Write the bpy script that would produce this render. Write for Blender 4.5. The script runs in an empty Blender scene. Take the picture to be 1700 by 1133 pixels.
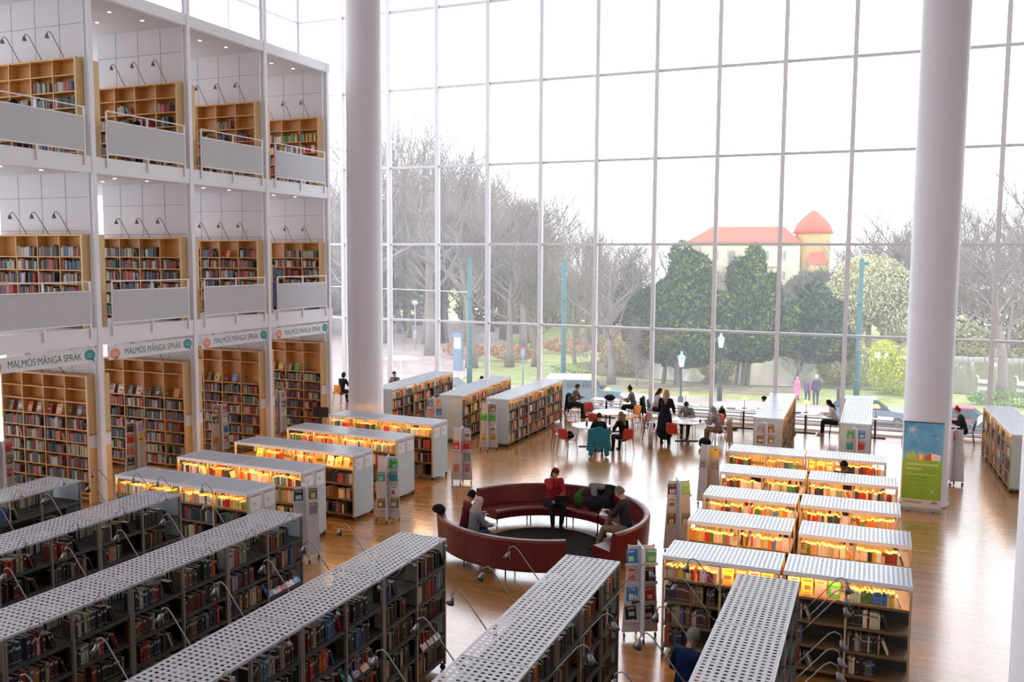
import bpy, bmesh, math, random
from math import sin, cos, pi, radians, sqrt, atan2, hypot
from mathutils import Vector, Matrix
import numpy as np

# ------------------------------------------------------------------ camera, sky, exposure
C = bpy.context.scene.collection
scene = bpy.context.scene
CAM = dict(f=1508.25, pitch=.09092, yaw=.39785, roll=.00649, H=6.4)

def cam_axes():
    cy, sy = cos(CAM['yaw']), sin(CAM['yaw'])
    p = CAM['pitch']
    fw = Vector((-sy*cos(p), cy*cos(p), -sin(p)))
    r = Vector((cy, sy, 0)); u = r.cross(fw)
    c, s = cos(CAM['roll']), sin(CAM['roll'])
    return c*r+s*u, -s*r+c*u, fw
R_, U_, F_ = cam_axes()
cam_data = bpy.data.cameras.new('camera')
cam = bpy.data.objects.new('camera', cam_data); C.objects.link(cam)
cam.matrix_world = Matrix(((R_.x, U_.x, -F_.x, 0), (R_.y, U_.y, -F_.y, 0), (R_.z, U_.z, -F_.z, CAM['H']), (0, 0, 0, 1)))
cam_data.sensor_width = 36; cam_data.lens = CAM['f']/1700*36; cam_data.clip_end = 600; cam_data.clip_start = .1
scene.camera = cam

world = bpy.data.worlds.new('overcast_sky'); scene.world = world; world.use_nodes = True
bg = world.node_tree.nodes['Background']; bg.inputs[0].default_value = (.91, .93, 1.0, 1); bg.inputs[1].default_value = 4.25
vs = scene.view_settings
vs.view_transform = 'Standard'; vs.look = 'None'; vs.gamma = 1; vs.exposure = 0.0; vs.use_curve_mapping = False
cy = scene.cycles
cy.max_bounces = 7; cy.diffuse_bounces = 4; cy.glossy_bounces = 3; cy.transparent_max_bounces = 16
cy.sample_clamp_indirect = 6; cy.caustics_reflective = False; cy.caustics_refractive = False

GY = 36.3; GX0 = -26.24; DX = 2.459; DZ = 3.428; Z0 = .14      # the glass wall and its grid
CEIL = 20.85; XR = 13.0; YB = -5.0

def portal(name, loc, rot, sx, sy):
    l = bpy.data.lights.new(name, 'AREA'); l.shape = 'RECTANGLE'; l.size = sx; l.size_y = sy
    l.cycles.is_portal = True
    o = bpy.data.objects.new(name, l); C.objects.link(o); o.location = loc; o.rotation_euler = rot
portal('daylight_portal_front', ((GX0+XR)/2, GY+.3, CEIL/2), (-pi/2, 0, 0), XR-GX0, CEIL)
portal('daylight_portal_side', (GX0-.3, 15.6, CEIL/2), (0, -pi/2, 0), CEIL, 41)

# ------------------------------------------------------------------ materials
def lin(c): return tuple(c)
def newmat(name):
    m = bpy.data.materials.new(name); m.use_nodes = True
    nt = m.node_tree; b = nt.nodes['Principled BSDF']
    return m, nt, b
def mat(name, col, rough=.5, metal=0, var=.12, scale=6, spec=.5, coat=0, bump=0, obj=True):
    m, nt, b = newmat(name)
    n = nt.nodes.new('ShaderNodeTexNoise'); n.inputs['Scale'].default_value = scale; n.inputs['Detail'].default_value = 4
    tc = nt.nodes.new('ShaderNodeTexCoord'); nt.links.new(tc.outputs['Object'], n.inputs['Vector'])
    mr = nt.nodes.new('ShaderNodeMapRange'); mr.inputs[3].default_value = 1-var; mr.inputs[4].default_value = 1+var
    nt.links.new(n.outputs['Fac'], mr.inputs[0])
    mx = nt.nodes.new('ShaderNodeVectorMath'); mx.operation = 'SCALE'; mx.inputs[0].default_value = col[:3]
    nt.links.new(mr.outputs[0], mx.inputs['Scale']); nt.links.new(mx.outputs[0], b.inputs['Base Color'])
    b.inputs['Roughness'].default_value = rough; b.inputs['Metallic'].default_value = metal
    b.inputs['Specular IOR Level'].default_value = spec
    if coat: b.inputs['Coat Weight'].default_value = coat; b.inputs['Coat Roughness'].default_value = .1
    if bump:
        bn = nt.nodes.new('ShaderNodeBump'); bn.inputs['Strength'].default_value = bump; bn.inputs['Distance'].default_value = .02
        nt.links.new(n.outputs['Fac'], bn.inputs['Height']); nt.links.new(bn.outputs[0], b.inputs['Normal'])
    return m
def emit(name, col, s):
    m = bpy.data.materials.new(name); m.use_nodes = True; nt = m.node_tree; nt.nodes.clear()
    e = nt.nodes.new('ShaderNodeEmission'); e.inputs[0].default_value = (*col, 1); e.inputs[1].default_value = s
    o = nt.nodes.new('ShaderNodeOutputMaterial'); nt.links.new(e.outputs[0], o.inputs[0]); return m

def floor_mat():
    m, nt, b = newmat('oak_strip_floor'); L = nt.links
    tc = nt.nodes.new('ShaderNodeTexCoord'); mp = nt.nodes.new('ShaderNodeMapping')
    mp.inputs['Rotation'].default_value = (0, 0, 0)
    L.new(tc.outputs['Object'], mp.inputs[0])
    br = nt.nodes.new('ShaderNodeTexBrick'); br.inputs['Scale'].default_value = 1
    br.inputs['Brick Width'].default_value = 1.1; br.inputs['Row Height'].default_value = .11
    br.inputs['Mortar Size'].default_value = .002; br.inputs['Color1'].default_value = (.33, .145, .034, 1)
    br.inputs['Color2'].default_value = (.48, .225, .06, 1); br.inputs['Mortar'].default_value = (.10, .04, .012, 1)
    L.new(mp.outputs[0], br.inputs['Vector'])
    n = nt.nodes.new('ShaderNodeTexNoise'); n.inputs['Scale'].default_value = .55; n.inputs['Detail'].default_value = 5
    L.new(tc.outputs['Object'], n.inputs['Vector'])
    n2 = nt.nodes.new('ShaderNodeTexNoise'); n2.inputs['Scale'].default_value = 3; n2.inputs['Detail'].default_value = 6
    mp2 = nt.nodes.new('ShaderNodeMapping'); mp2.inputs['Scale'].default_value = (.6, 9, 1); L.new(tc.outputs['Object'], mp2.inputs[0]); L.new(mp2.outputs[0], n2.inputs['Vector'])
    mr = nt.nodes.new('ShaderNodeMapRange'); mr.inputs[3].default_value = .72; mr.inputs[4].default_value = 1.28
    L.new(n2.outputs['Fac'], mr.inputs[0])
    sc = nt.nodes.new('ShaderNodeVectorMath'); sc.operation = 'SCALE'; L.new(br.outputs['Color'], sc.inputs[0]); L.new(mr.outputs[0], sc.inputs['Scale'])
    L.new(sc.outputs[0], b.inputs['Base Color'])
    mr2 = nt.nodes.new('ShaderNodeMapRange'); mr2.inputs[3].default_value = .17; mr2.inputs[4].default_value = .34
    L.new(n.outputs['Fac'], mr2.inputs[0]); L.new(mr2.outputs[0], b.inputs['Roughness'])
    bn = nt.nodes.new('ShaderNodeBump'); bn.inputs['Strength'].default_value = .03; bn.inputs['Distance'].default_value = .01
    L.new(n2.outputs['Fac'], bn.inputs['Height']); L.new(bn.outputs[0], b.inputs['Normal'])
    b.inputs['Specular IOR Level'].default_value = .75
    b.inputs['Coat Weight'].default_value = .8; b.inputs['Coat Roughness'].default_value = .17; b.inputs['Coat IOR'].default_value = 1.6
    return m
def attr_mat(name, rough=.55, spec=.35, var=.15, scale=30):
    m, nt, b = newmat(name); L = nt.links
    a = nt.nodes.new('ShaderNodeAttribute'); a.attribute_name = 'Col'
    n = nt.nodes.new('ShaderNodeTexNoise'); n.inputs['Scale'].default_value = scale
    tc = nt.nodes.new('ShaderNodeTexCoord'); L.new(tc.outputs['Object'], n.inputs['Vector'])
    mr = nt.nodes.new('ShaderNodeMapRange'); mr.inputs[3].default_value = 1-var; mr.inputs[4].default_value = 1+var
    L.new(n.outputs['Fac'], mr.inputs[0])
    sc = nt.nodes.new('ShaderNodeVectorMath'); sc.operation = 'SCALE'; L.new(a.outputs['Color'], sc.inputs[0]); L.new(mr.outputs[0], sc.inputs['Scale'])
    L.new(sc.outputs[0], b.inputs['Base Color']); b.inputs['Roughness'].default_value = rough; b.inputs['Specular IOR Level'].default_value = spec
    return m
def glass_mat(name, tint=(.97, .985, .98), refl=.5):
    m = bpy.data.materials.new(name); m.use_nodes = True; nt = m.node_tree; nt.nodes.clear(); L = nt.links
    t = nt.nodes.new('ShaderNodeBsdfTransparent'); t.inputs[0].default_value = (*tint, 1)
    g = nt.nodes.new('ShaderNodeBsdfGlossy'); g.inputs['Roughness'].default_value = .01
    fr = nt.nodes.new('ShaderNodeFresnel'); fr.inputs[0].default_value = 1.5
    mu = nt.nodes.new('ShaderNodeMath'); mu.operation = 'MULTIPLY'; mu.inputs[1].default_value = refl; L.new(fr.outputs[0], mu.inputs[0])
    tr = nt.nodes.new('ShaderNodeBsdfTranslucent'); tr.inputs[0].default_value = (.9, .93, 1, 1)
    fm = nt.nodes.new('ShaderNodeMixShader'); fm.inputs[0].default_value = .055; L.new(t.outputs[0], fm.inputs[1]); L.new(tr.outputs[0], fm.inputs[2])  # glare haze put into the pane as a pale translucent share
    mx = nt.nodes.new('ShaderNodeMixShader'); L.new(mu.outputs[0], mx.inputs[0]); L.new(fm.outputs[0], mx.inputs[1]); L.new(g.outputs[0], mx.inputs[2])
    o = nt.nodes.new('ShaderNodeOutputMaterial'); L.new(mx.outputs[0], o.inputs[0]); return m
def veil_mat(name, col, opac, rough=.5):
    m, nt, b = newmat(name); L = nt.links
    b.inputs['Base Color'].default_value = (*col, 1); b.inputs['Roughness'].default_value = rough
    t = nt.nodes.new('ShaderNodeBsdfTransparent')
    mx = nt.nodes.new('ShaderNodeMixShader'); mx.inputs[0].default_value = opac
    tc = nt.nodes.new('ShaderNodeTexCoord'); n = nt.nodes.new('ShaderNodeTexNoise'); n.inputs['Scale'].default_value = 2
    L.new(tc.outputs['Object'], n.inputs[0]); mr = nt.nodes.new('ShaderNodeMapRange'); mr.inputs[3].default_value = opac-.03; mr.inputs[4].default_value = min(1, opac+.03)
    L.new(n.outputs['Fac'], mr.inputs[0]); L.new(mr.outputs[0], mx.inputs[0])
    L.new(t.outputs[0], mx.inputs[1]); L.new(b.outputs[0], mx.inputs[2])
    L.new(mx.outputs[0], nt.nodes['Material Output'].inputs[0]); return m
def ground_mat(name, c1, c2, scale=.3, rough=.9):
    m, nt, b = newmat(name); L = nt.links
    tc = nt.nodes.new('ShaderNodeTexCoord'); n = nt.nodes.new('ShaderNodeTexNoise'); n.inputs['Scale'].default_value = scale; n.inputs['Detail'].default_value = 8
    L.new(tc.outputs['Object'], n.inputs[0]); r = nt.nodes.new('ShaderNodeValToRGB')
    r.color_ramp.elements[0].color = (*c1, 1); r.color_ramp.elements[1].color = (*c2, 1)
    r.color_ramp.elements[0].position = .38; r.color_ramp.elements[1].position = .64
    L.new(n.outputs['Fac'], r.inputs[0]); L.new(r.outputs[0], b.inputs['Base Color']); b.inputs['Roughness'].default_value = rough
    return m
def panel_mat():
    m = mat('white_wall_panel', (.72, .69, .72), .55, var=.02, scale=1)
    return m

M = {}
M['floor'] = floor_mat()
M['white'] = mat('white_painted_steel', (.84, .83, .88), .42, var=.03, scale=2)
M['mullion'] = mat('white_mullion_paint', (.88, .88, .93), .4, var=.02, scale=2)
M['column'] = mat('off_white_plaster_column', (.74, .69, .72), .5, var=.04, scale=2, bump=.05)
M['panel'] = panel_mat()
M['seam'] = mat('dark_panel_joint', (.12, .11, .12), .8)
M['ceil'] = mat('gallery_ceiling_plaster', (.66, .62, .62), .7, var=.02, scale=1)
M['hallceil'] = mat('hall_ceiling_plaster', (.86, .85, .86), .8, var=.02, scale=1)
M['hallwall'] = mat('hall_wall_plaster', (.82, .80, .80), .8, var=.03, scale=1)
M['wood'] = mat('beech_veneer', (.68, .34, .10), .42, var=.12, scale=5)
M['woodend'] = mat('pale_beech_end', (.72, .48, .22), .45, var=.06, scale=3)
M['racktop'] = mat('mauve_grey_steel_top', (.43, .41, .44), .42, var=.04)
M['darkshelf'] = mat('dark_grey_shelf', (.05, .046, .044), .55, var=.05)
M['stand'] = mat('light_grey_sheet', (.58, .58, .63), .5, var=.04)
M['rackmetal'] = mat('grey_lacquered_steel', (.50, .50, .55), .33, metal=.25, var=.05, scale=3)
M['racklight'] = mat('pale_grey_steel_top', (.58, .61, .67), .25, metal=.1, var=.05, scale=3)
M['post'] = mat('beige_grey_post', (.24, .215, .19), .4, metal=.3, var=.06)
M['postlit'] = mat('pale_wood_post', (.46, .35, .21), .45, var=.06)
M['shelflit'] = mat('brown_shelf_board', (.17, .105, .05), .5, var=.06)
M['added_sheet'] = mat('dark_under_tray', (.06, .055, .05), .6)  # for the added sheets that darken the rack insides
M['frost'] = veil_mat('frosted_end_glass', (.62, .73, .78), .86, .35)
M['dark'] = mat('dark_metal', (.04, .04, .045), .4, metal=.4)
M['rubber'] = mat('dark_rubber', (.025, .025, .03), .7)
M['chrome'] = mat('brushed_lamp_metal', (.20, .19, .19), .35, metal=.8, var=.04)
M['tube'] = emit('warm_light_tube', (1.0, .43, .085), 120)
M['tubedim'] = emit('dim_warm_light_tube', (1.0, .50, .14), 30)
M['bulb'] = emit('lamp_bulb_glow', (1.0, .62, .36), 9)
M['spot'] = emit('downlight_glow', (1.0, .80, .62), 14)
M['dome'] = emit('lit_cream_glass_shade', (1.0, .80, .46), 1.25)
M['paper'] = mat('white_paper', (.80, .80, .82), .7, var=.04)
M['redline'] = mat('red_label_line', (.6, .05, .06), .6)
M['book'] = attr_mat('book_cloth_and_paper')
M['cover'] = attr_mat('printed_cover', .35, .5, .35, 9)
M['sofa'] = mat('oxblood_leather', (.115, .007, .009), .36, var=.15, scale=8, bump=.05)
M['tabletop'] = mat('white_laminate', (.82, .81, .82), .3, var=.02)
M['red'] = mat('red_stained_plywood', (.52, .05, .025), .38, var=.12)
M['orange'] = mat('orange_stained_plywood', (.80, .27, .04), .45, var=.1)
M['veil'] = veil_mat('perforated_white_sheet', (.62, .61, .65), .82)
M['glass'] = glass_mat('window_glass')
M['teal'] = mat('teal_print', (.03, .30, .33), .6); M['coral'] = mat('coral_print', (.85, .28, .17), .6)
M['grey_print'] = mat('grey_print', (.13, .13, .155), .6)
M['black_print'] = mat('black_print', (.02, .02, .02), .6)
M['sky_print'] = ground_mat('blue_sky_print', (.05, .34, .70), (.25, .62, .92), 1.2, .5)
M['green_print'] = ground_mat('green_print', (.24, .52, .05), (.34, .62, .08), 1.6, .5)
M['brick_print'] = mat('brick_red_print', (.55, .10, .03), .5); M['amber_print'] = mat('amber_print', (.80, .40, .04), .5)
M['pale_green_print'] = mat('pale_green_print', (.40, .58, .15), .5); M['pale_print'] = mat('pale_print', (.62, .74, .50), .5)
def cmat(name, col, rough=.8, var=.15, scale=12): 
    if name not in M: M[name] = mat(name, col, rough, var=var, scale=scale, spec=.5 if rough < .6 else .12)
    return M[name]

# ------------------------------------------------------------------ mesh helpers
class MB:
    def __init__(s): s.v = []; s.f = []; s.m = []; s.c = []
    def add(s, vs, fs, mi=0, col=None):
        o = len(s.v); s.v += [tuple(v) for v in vs]
        for f in fs: s.f.append(tuple(i+o for i in f)); s.m.append(mi); s.c.append(col)
    def box(s, c, d, rz=0, mi=0, col=None, M4=None):
        x, y, z = d[0]/2, d[1]/2, d[2]/2
        vs = [Vector((a*x, b*y, e*z)) for e in (-1, 1) for b in (-1, 1) for a in (-1, 1)]
        R = M4 or Matrix.Rotation(rz, 3, 'Z')
        vs = [R @ v + Vector(c) for v in vs]
        s.add(vs, [(0, 2, 3, 1), (4, 5, 7, 6), (0, 1, 5, 4), (2, 6, 7, 3), (0, 4, 6, 2), (1, 3, 7, 5)], mi, col)
        return s
    def prism(s, pts, z0, z1, mi=0, col=None):
        n = len(pts); s.add([(p[0], p[1], z0) for p in pts]+[(p[0], p[1], z1) for p in pts],
            [tuple(range(n-1, -1, -1)), tuple(range(n, 2*n))]+[(i, (i+1) % n, n+(i+1) % n, n+i) for i in range(n)], mi, col); return s
    def tube(s, pts, r, n=6, mi=0, cap=True, col=None):
        pts = [Vector(p) for p in pts]; rs = r if isinstance(r, (list, tuple)) else [r]*len(pts)
        vs = []; up = None
        for i, p in enumerate(pts):
            d = (pts[min(i+1, len(pts)-1)]-pts[max(i-1, 0)]).normalized()
            if up is None: up = Vector((0, 0, 1)) if abs(d.z) < .9 else Vector((1, 0, 0))
            a = d.cross(up)
            if a.length < 1e-4: a = d.orthogonal()
            a.normalize(); b = a.cross(d).normalized(); up = b
            for k in range(n):
                t = 2*pi*k/n; vs.append(p+(a*cos(t)+b*sin(t))*rs[i])
        fs = [(i*n+k, i*n+(k+1) % n, (i+1)*n+(k+1) % n, (i+1)*n+k) for i in range(len(pts)-1) for k in range(n)]
        if cap: fs += [tuple(range(n-1, -1, -1)), tuple((len(pts)-1)*n+k for k in range(n))]
        s.add(vs, fs, mi, col); return s
    def lathe(s, prof, n=16, c=(0, 0, 0), mi=0, axis=None, col=None):
        c = Vector(c); vs = []
        R = axis if axis is not None else Matrix.Identity(3)
        for r, z in prof:
            for k in range(n):
                t = 2*pi*k/n; vs.append(R @ Vector((r*cos(t), r*sin(t), z))+c)
        m = len(prof)
        fs = [(i*n+k, i*n+(k+1) % n, (i+1)*n+(k+1) % n, (i+1)*n+k) for i in range(m-1) for k in range(n)]
        if prof[0][0] > 1e-6: fs.append(tuple(range(n-1, -1, -1)))
        if prof[-1][0] > 1e-6: fs.append(tuple((m-1)*n+k for k in range(n)))
        s.add(vs, fs, mi, col); return s
    def ell(s, c, r, R=None, n=12, m=8, mi=0, col=None):
        R = R or Matrix.Identity(3); c = Vector(c)
        vs = [c+R @ Vector((0, 0, -r[2]))]
        for i in range(1, m):
            ph = -pi/2+pi*i/m
            for k in range(n):
                t = 2*pi*k/n; vs.append(c+R @ Vector((r[0]*cos(ph)*cos(t), r[1]*cos(ph)*sin(t), r[2]*sin(ph))))
        vs.append(c+R @ Vector((0, 0, r[2]))); fs = []
        for k in range(n): fs.append((0, 1+(k+1) % n, 1+k))
        for i in range(m-2):
            for k in range(n): a = 1+i*n; fs.append((a+k, a+(k+1) % n, a+n+(k+1) % n, a+n+k))
        e = len(vs)-1; a = 1+(m-2)*n
        for k in range(n): fs.append((a+k, a+(k+1) % n, e))
        s.add(vs, fs, mi, col); return s
    def cap(s, a, b, ra, rb, side=None, fl=1.0, n=12, mi=0):
        """closed tapered limb from a to b; fl < 1 flattens it across the axis perpendicular to side"""
        a, b = Vector(a), Vector(b); d = b-a; L = max(d.length, 1e-5); d.normalize()
        if side is None: sd = d.orthogonal().normalized()
        else:
            sd = Vector(side)-d*Vector(side).dot(d); sd = sd.normalized() if sd.length > 1e-4 else d.orthogonal().normalized()
        t2 = d.cross(sd)
        rings = [(-ra*.92, ra*.4), (-ra*.6, ra*.8), (0, ra), (L*.5, (ra+rb)/2), (L, rb), (L+rb*.6, rb*.8), (L+rb*.92, rb*.4)]
        vs = []
        for t, r in rings:
            for k in range(n):
                q = 2*pi*k/n; vs.append(a+d*t+sd*r*cos(q)+t2*r*fl*sin(q))
        fs = [(i*n+k, i*n+(k+1) % n, (i+1)*n+(k+1) % n, (i+1)*n+k) for i in range(len(rings)-1) for k in range(n)]
        fs += [tuple(range(n-1, -1, -1)), tuple((len(rings)-1)*n+k for k in range(n))]
        s.add(vs, fs, mi); return s
    def mesh(s, name, mats, smooth=False):
        me = bpy.data.meshes.new(name); me.from_pydata(s.v, [], s.f)
        for m in (mats if isinstance(mats, (list, tuple)) else [mats]): me.materials.append(m)
        me.polygons.foreach_set('material_index', s.m)
        if smooth: me.polygons.foreach_set('use_smooth', [True]*len(s.f))
        if any(c is not None for c in s.c):
            at = me.color_attributes.new('Col', 'FLOAT_COLOR', 'CORNER'); arr = []
            for f, c in zip(s.f, s.c): arr += list((*(c or (.5, .5, .5)), 1))*len(f)
            at.data.foreach_set('color', arr)
        me.update(); return me
    def build(s, name, mats, parent=None, smooth=False):
        return link(name, s.mesh(name, mats, smooth), parent)

def link(name, me, parent=None, loc=None, rz=None):
    o = bpy.data.objects.new(name, me); C.objects.link(o)
    if parent is not None: o.parent = parent
    if loc is not None: o.location = loc
    if rz is not None: o.rotation_euler = (0, 0, rz)
    return o
def tag(o, label, cat, group=None, kind=None):
    o['label'] = label; o['category'] = cat
    if group: o['group'] = group
    if kind: o['kind'] = kind
    return o
def thing(name, label, cat, loc=(0, 0, 0), rz=0, group=None):
    o = bpy.data.objects.new(name, None); C.objects.link(o); o.empty_display_size = .1
    o.location = loc; o.rotation_euler = (0, 0, rz); return tag(o, label, cat, group)
def struct(name, mb, mats, smooth=False, parent=None):
    o = mb.build(name, mats, parent, smooth)
    if parent is None: o['kind'] = 'structure'
    return o
def kids(o): return [c for c in bpy.data.objects if c.parent == o]
def copy_tree(o, parent=None, reg={}):
    c = o.copy(); C.objects.link(c)
    if parent is not None: c.parent = parent
    for ch in list(o.children): copy_tree(ch, c)
    return c
ORD = ['first', 'second', 'third', 'fourth', 'fifth', 'sixth', 'seventh', 'eighth', 'ninth', 'tenth', '11th', '12th', '13th', '14th', '15th', '16th', '17th', '18th', '19th', '20th'] + [f'{i}th' if i % 10 not in (1, 2, 3) else f'{i}'+('st', 'nd', 'rd')[i % 10-1] for i in range(21, 60)]
def text_mesh(body, size, extrude=.001, font_scale=1):
    cu = bpy.data.curves.new('lettering', 'FONT'); cu.body = body; cu.size = size; cu.extrude = extrude
    cu.align_x = 'CENTER'; cu.align_y = 'CENTER'
    o = bpy.data.objects.new('lettering', cu); C.objects.link(o)
    dg = bpy.context.evaluated_depsgraph_get(); dg.update()
    me = bpy.data.meshes.new_from_object(o.evaluated_get(dg)); bpy.data.objects.remove(o); bpy.data.curves.remove(cu)
    return me
def text_obj(name, body, size, m, parent, mtx, width=None):
    me = text_mesh(body, size); me.materials.clear(); me.materials.append(m)
    if width:
        xs = [v.co.x for v in me.vertices]; s = width/(max(xs)-min(xs)); me.transform(Matrix.Diagonal((s, 1, 1, 1)))
    me.transform(mtx); return link(name, me, parent)

# ------------------------------------------------------------------ the setting
b = MB(); b.box(((GX0+XR)/2, (YB+GY)/2, -.15), (XR-GX0+.4, GY-YB+.4, .3)); struct('floor', b, M['floor'])
b = MB(); b.box(((GX0+XR)/2, (YB+GY)/2, CEIL+.2), (XR-GX0+.4, GY-YB+.4, .4)); struct('ceiling', b, M['hallceil'])
b = MB(); b.box(((GX0+XR)/2, YB-.15, CEIL/2), (XR-GX0+.4, .3, CEIL)); struct('wall_rear', b, M['hallwall'])
b = MB(); b.box((XR+.15, (YB+GY)/2, CEIL/2), (.3, GY-YB, CEIL)); struct('wall_right', b, M['hallwall'])
NB = 16
rows = [Z0+DZ*r for r in range(7)]
for k in range(NB):
    x0, x1 = GX0+k*DX, GX0+(k+1)*DX
    w = MB()
    w.box((x0, GY, CEIL/2), (.10, .22, CEIL), mi=0); w.box((x0, GY-.14, CEIL/2), (.16, .06, CEIL), mi=0)
    for z in rows: w.box(((x0+x1)/2, GY-.02, z), (DX-.1, .12, .10)); w.box(((x0+x1)/2, GY-.1, z+.02), (DX-.14, .04, .05))
    o = struct('window_%d' % (k+1), w, M['mullion'])
    g = MB(); g.box(((x0+x1)/2, GY+.03, (Z0+CEIL)/2), (DX-.1, .012, CEIL-Z0)); g.build('window_glass', M['glass'], o)
for k in range(16):
    y1 = GY-k*DX; y0 = y1-DX
    w = MB(); w.box((GX0, y1, CEIL/2), (.2, .10, CEIL))
    for z in rows: w.box((GX0, (y0+y1)/2, z), (.1, DX-.1, .10))
    o = struct('window_%d' % (NB+1+k), w, M['mullion'])
    g = MB(); g.box((GX0-.03, (y0+y1)/2, (Z0+CEIL)/2), (.012, DX-.1, CEIL-Z0)); g.build('window_glass', M['glass'], o)
# convector pipes along the foot of the glass
for k in range(1, NB):
    h = thing('convector', 'white finned convector pipes at the foot of the glass wall', 'radiator', (GX0+(k+.5)*DX, GY-.32, 0), group='convector pipes along the foot of the glass wall')
    for j, z in enumerate((.14, .28, .42)):
        p = MB(); p.tube([(-DX/2+.02, 0, z), (DX/2-.02, 0, z)], .035, 8); p.build('heating_pipe', M['white'], h, True)
    p = MB(); p.box((0, 0, .24), (.04, .05, .48)); p.build('bracket', M['white'], h)
# big round columns
for nm, (x, y), r in (('column_left', (-16.3, 26.1), .58), ('column_right', (.93, 26.0), .575), ('column_near', (1.66, 8.9), .58)):
    b = MB(); b.lathe([(r+.03, 0), (r+.03, .06), (r, .08), (r, CEIL)], 64, (x, y, 0)); struct(nm, b, M['column'], True)

# ------------------------------------------------------------------ left galleries
PX = -18.76; PY = [13.9, 17.35, 20.8, 24.22, 27.65]
for k, y in enumerate(PY):
    b = MB(); H = CEIL if k < 4 else 13.17
    y -= .09
    b.box((PX, y, H/2), (.13, .05, H)); b.box((PX+.075, y, H/2), (.022, .13, H)); b.box((PX-.075, y, H/2), (.022, .13, H))
    struct('trim_%d' % (k+1), b, M['white'])
XG = -26.0
def slab(name, top, bot, soffit):
    b = MB(); b.box(((PX+XG)/2, (27.65+8)/2, (top+bot)/2), (PX-XG-.1, 19.65, top-bot))
    struct(name, b, M['ceil'])
    b = MB(); b.box((PX+.0, (27.7+8)/2, (top+bot)/2), (.14, 19.75, top-bot+.06)); b.box(((PX+XG)/2, 27.68, (top+bot)/2), (PX-XG, .1, top-bot+.06))
    struct(soffit, b, M['white'])
slab('floor_middle_gallery', 4.53, 4.15, 'trim_6'); slab('floor_upper_gallery', 8.85, 8.50, 'trim_7'); slab('ceiling_upper_gallery', 13.15, 12.90, 'trim_8')
LV = [(0, 4.15), (4.53, 8.5), (8.85, 12.9)]
for k in range(1, 5):
    for li, (z0, z1) in enumerate(LV):
        b = MB(); b.box((-20.56, PY[k], (z0+z1)/2), (3.22, .10, z1-z0), mi=0)
        # dark joints between the panels
        for sx in (-19.75, -20.6, -21.45): b.box((sx, PY[k]-.052, (z0+z1)/2), (.008, .004, z1-z0), mi=1)
        for sz in (z0+2.5, z0+3.35): b.box((-20.56, PY[k]-.052, sz), (3.22, .004, .008), mi=1)
        struct('wall_gallery', b, [M['panel'], M['seam']])
# ------------------------------------------------------------------ books: collected as records
rng = random.Random(7)
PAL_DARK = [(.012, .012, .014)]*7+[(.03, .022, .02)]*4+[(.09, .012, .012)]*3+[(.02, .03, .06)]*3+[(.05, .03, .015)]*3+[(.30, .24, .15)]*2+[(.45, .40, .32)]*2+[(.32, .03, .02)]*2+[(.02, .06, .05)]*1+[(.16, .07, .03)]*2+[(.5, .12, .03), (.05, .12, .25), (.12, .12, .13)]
PAL_MIX = [(.72, .62, .45)]*6+[(.78, .74, .66)]*5+[(.62, .05, .03)]*4+[(.85, .24, .04)]*3+[(.05, .05, .06)]*4+[(.08, .22, .42)]*2+[(.10, .35, .32)]*1+[(.72, .48, .10)]*3+[(.25, .04, .04)]*2+[(.3, .3, .32)]*2+[(.10, .25, .06)]*2+[(.55, .38, .25)]*3
PAL_WALL = [(.05, .04, .045)]*5+[(.12, .05, .035)]*3+[(.28, .05, .04)]*3+[(.42, .36, .28)]*4+[(.10, .14, .18)]*3+[(.50, .46, .42)]*3+[(.07, .12, .13)]*3+[(.22, .14, .07)]*2+[(.45, .10, .08)]*2
PAL_LOW = PAL_DARK+PAL_WALL+PAL_MIX[:8]  # darker mix for lower shelves; their shade is put into the book colours
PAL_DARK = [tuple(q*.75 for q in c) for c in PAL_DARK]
NAMES = [('black', (.015, .015, .015)), ('dark brown', (.035, .02, .015)), ('maroon', (.10, .012, .012)), ('navy', (.02, .03, .06)), ('tan', (.30, .24, .15)), ('cream', (.6, .54, .4)), ('white', (.78, .74, .66)), ('red', (.5, .04, .02)), ('orange', (.8, .22, .04)), ('blue', (.07, .18, .36)), ('teal', (.06, .28, .27)), ('yellow', (.72, .48, .1)), ('green', (.09, .22, .06)), ('grey', (.2, .2, .22)), ('brown', (.17, .08, .035)), ('dark green', (.02, .06, .05)), ('slate', (.1, .14, .18))]
def cname(c):
    return min(NAMES, key=lambda n: sum((a**.45-b**.45)**2 for a, b in zip(c, n[1])))[0]
RECS = []     # (centre, M3, (w,d,h), colour, where text, unit id)
OCC = []      # boxes (oriented): matrix inverse, half extents, id
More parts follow.
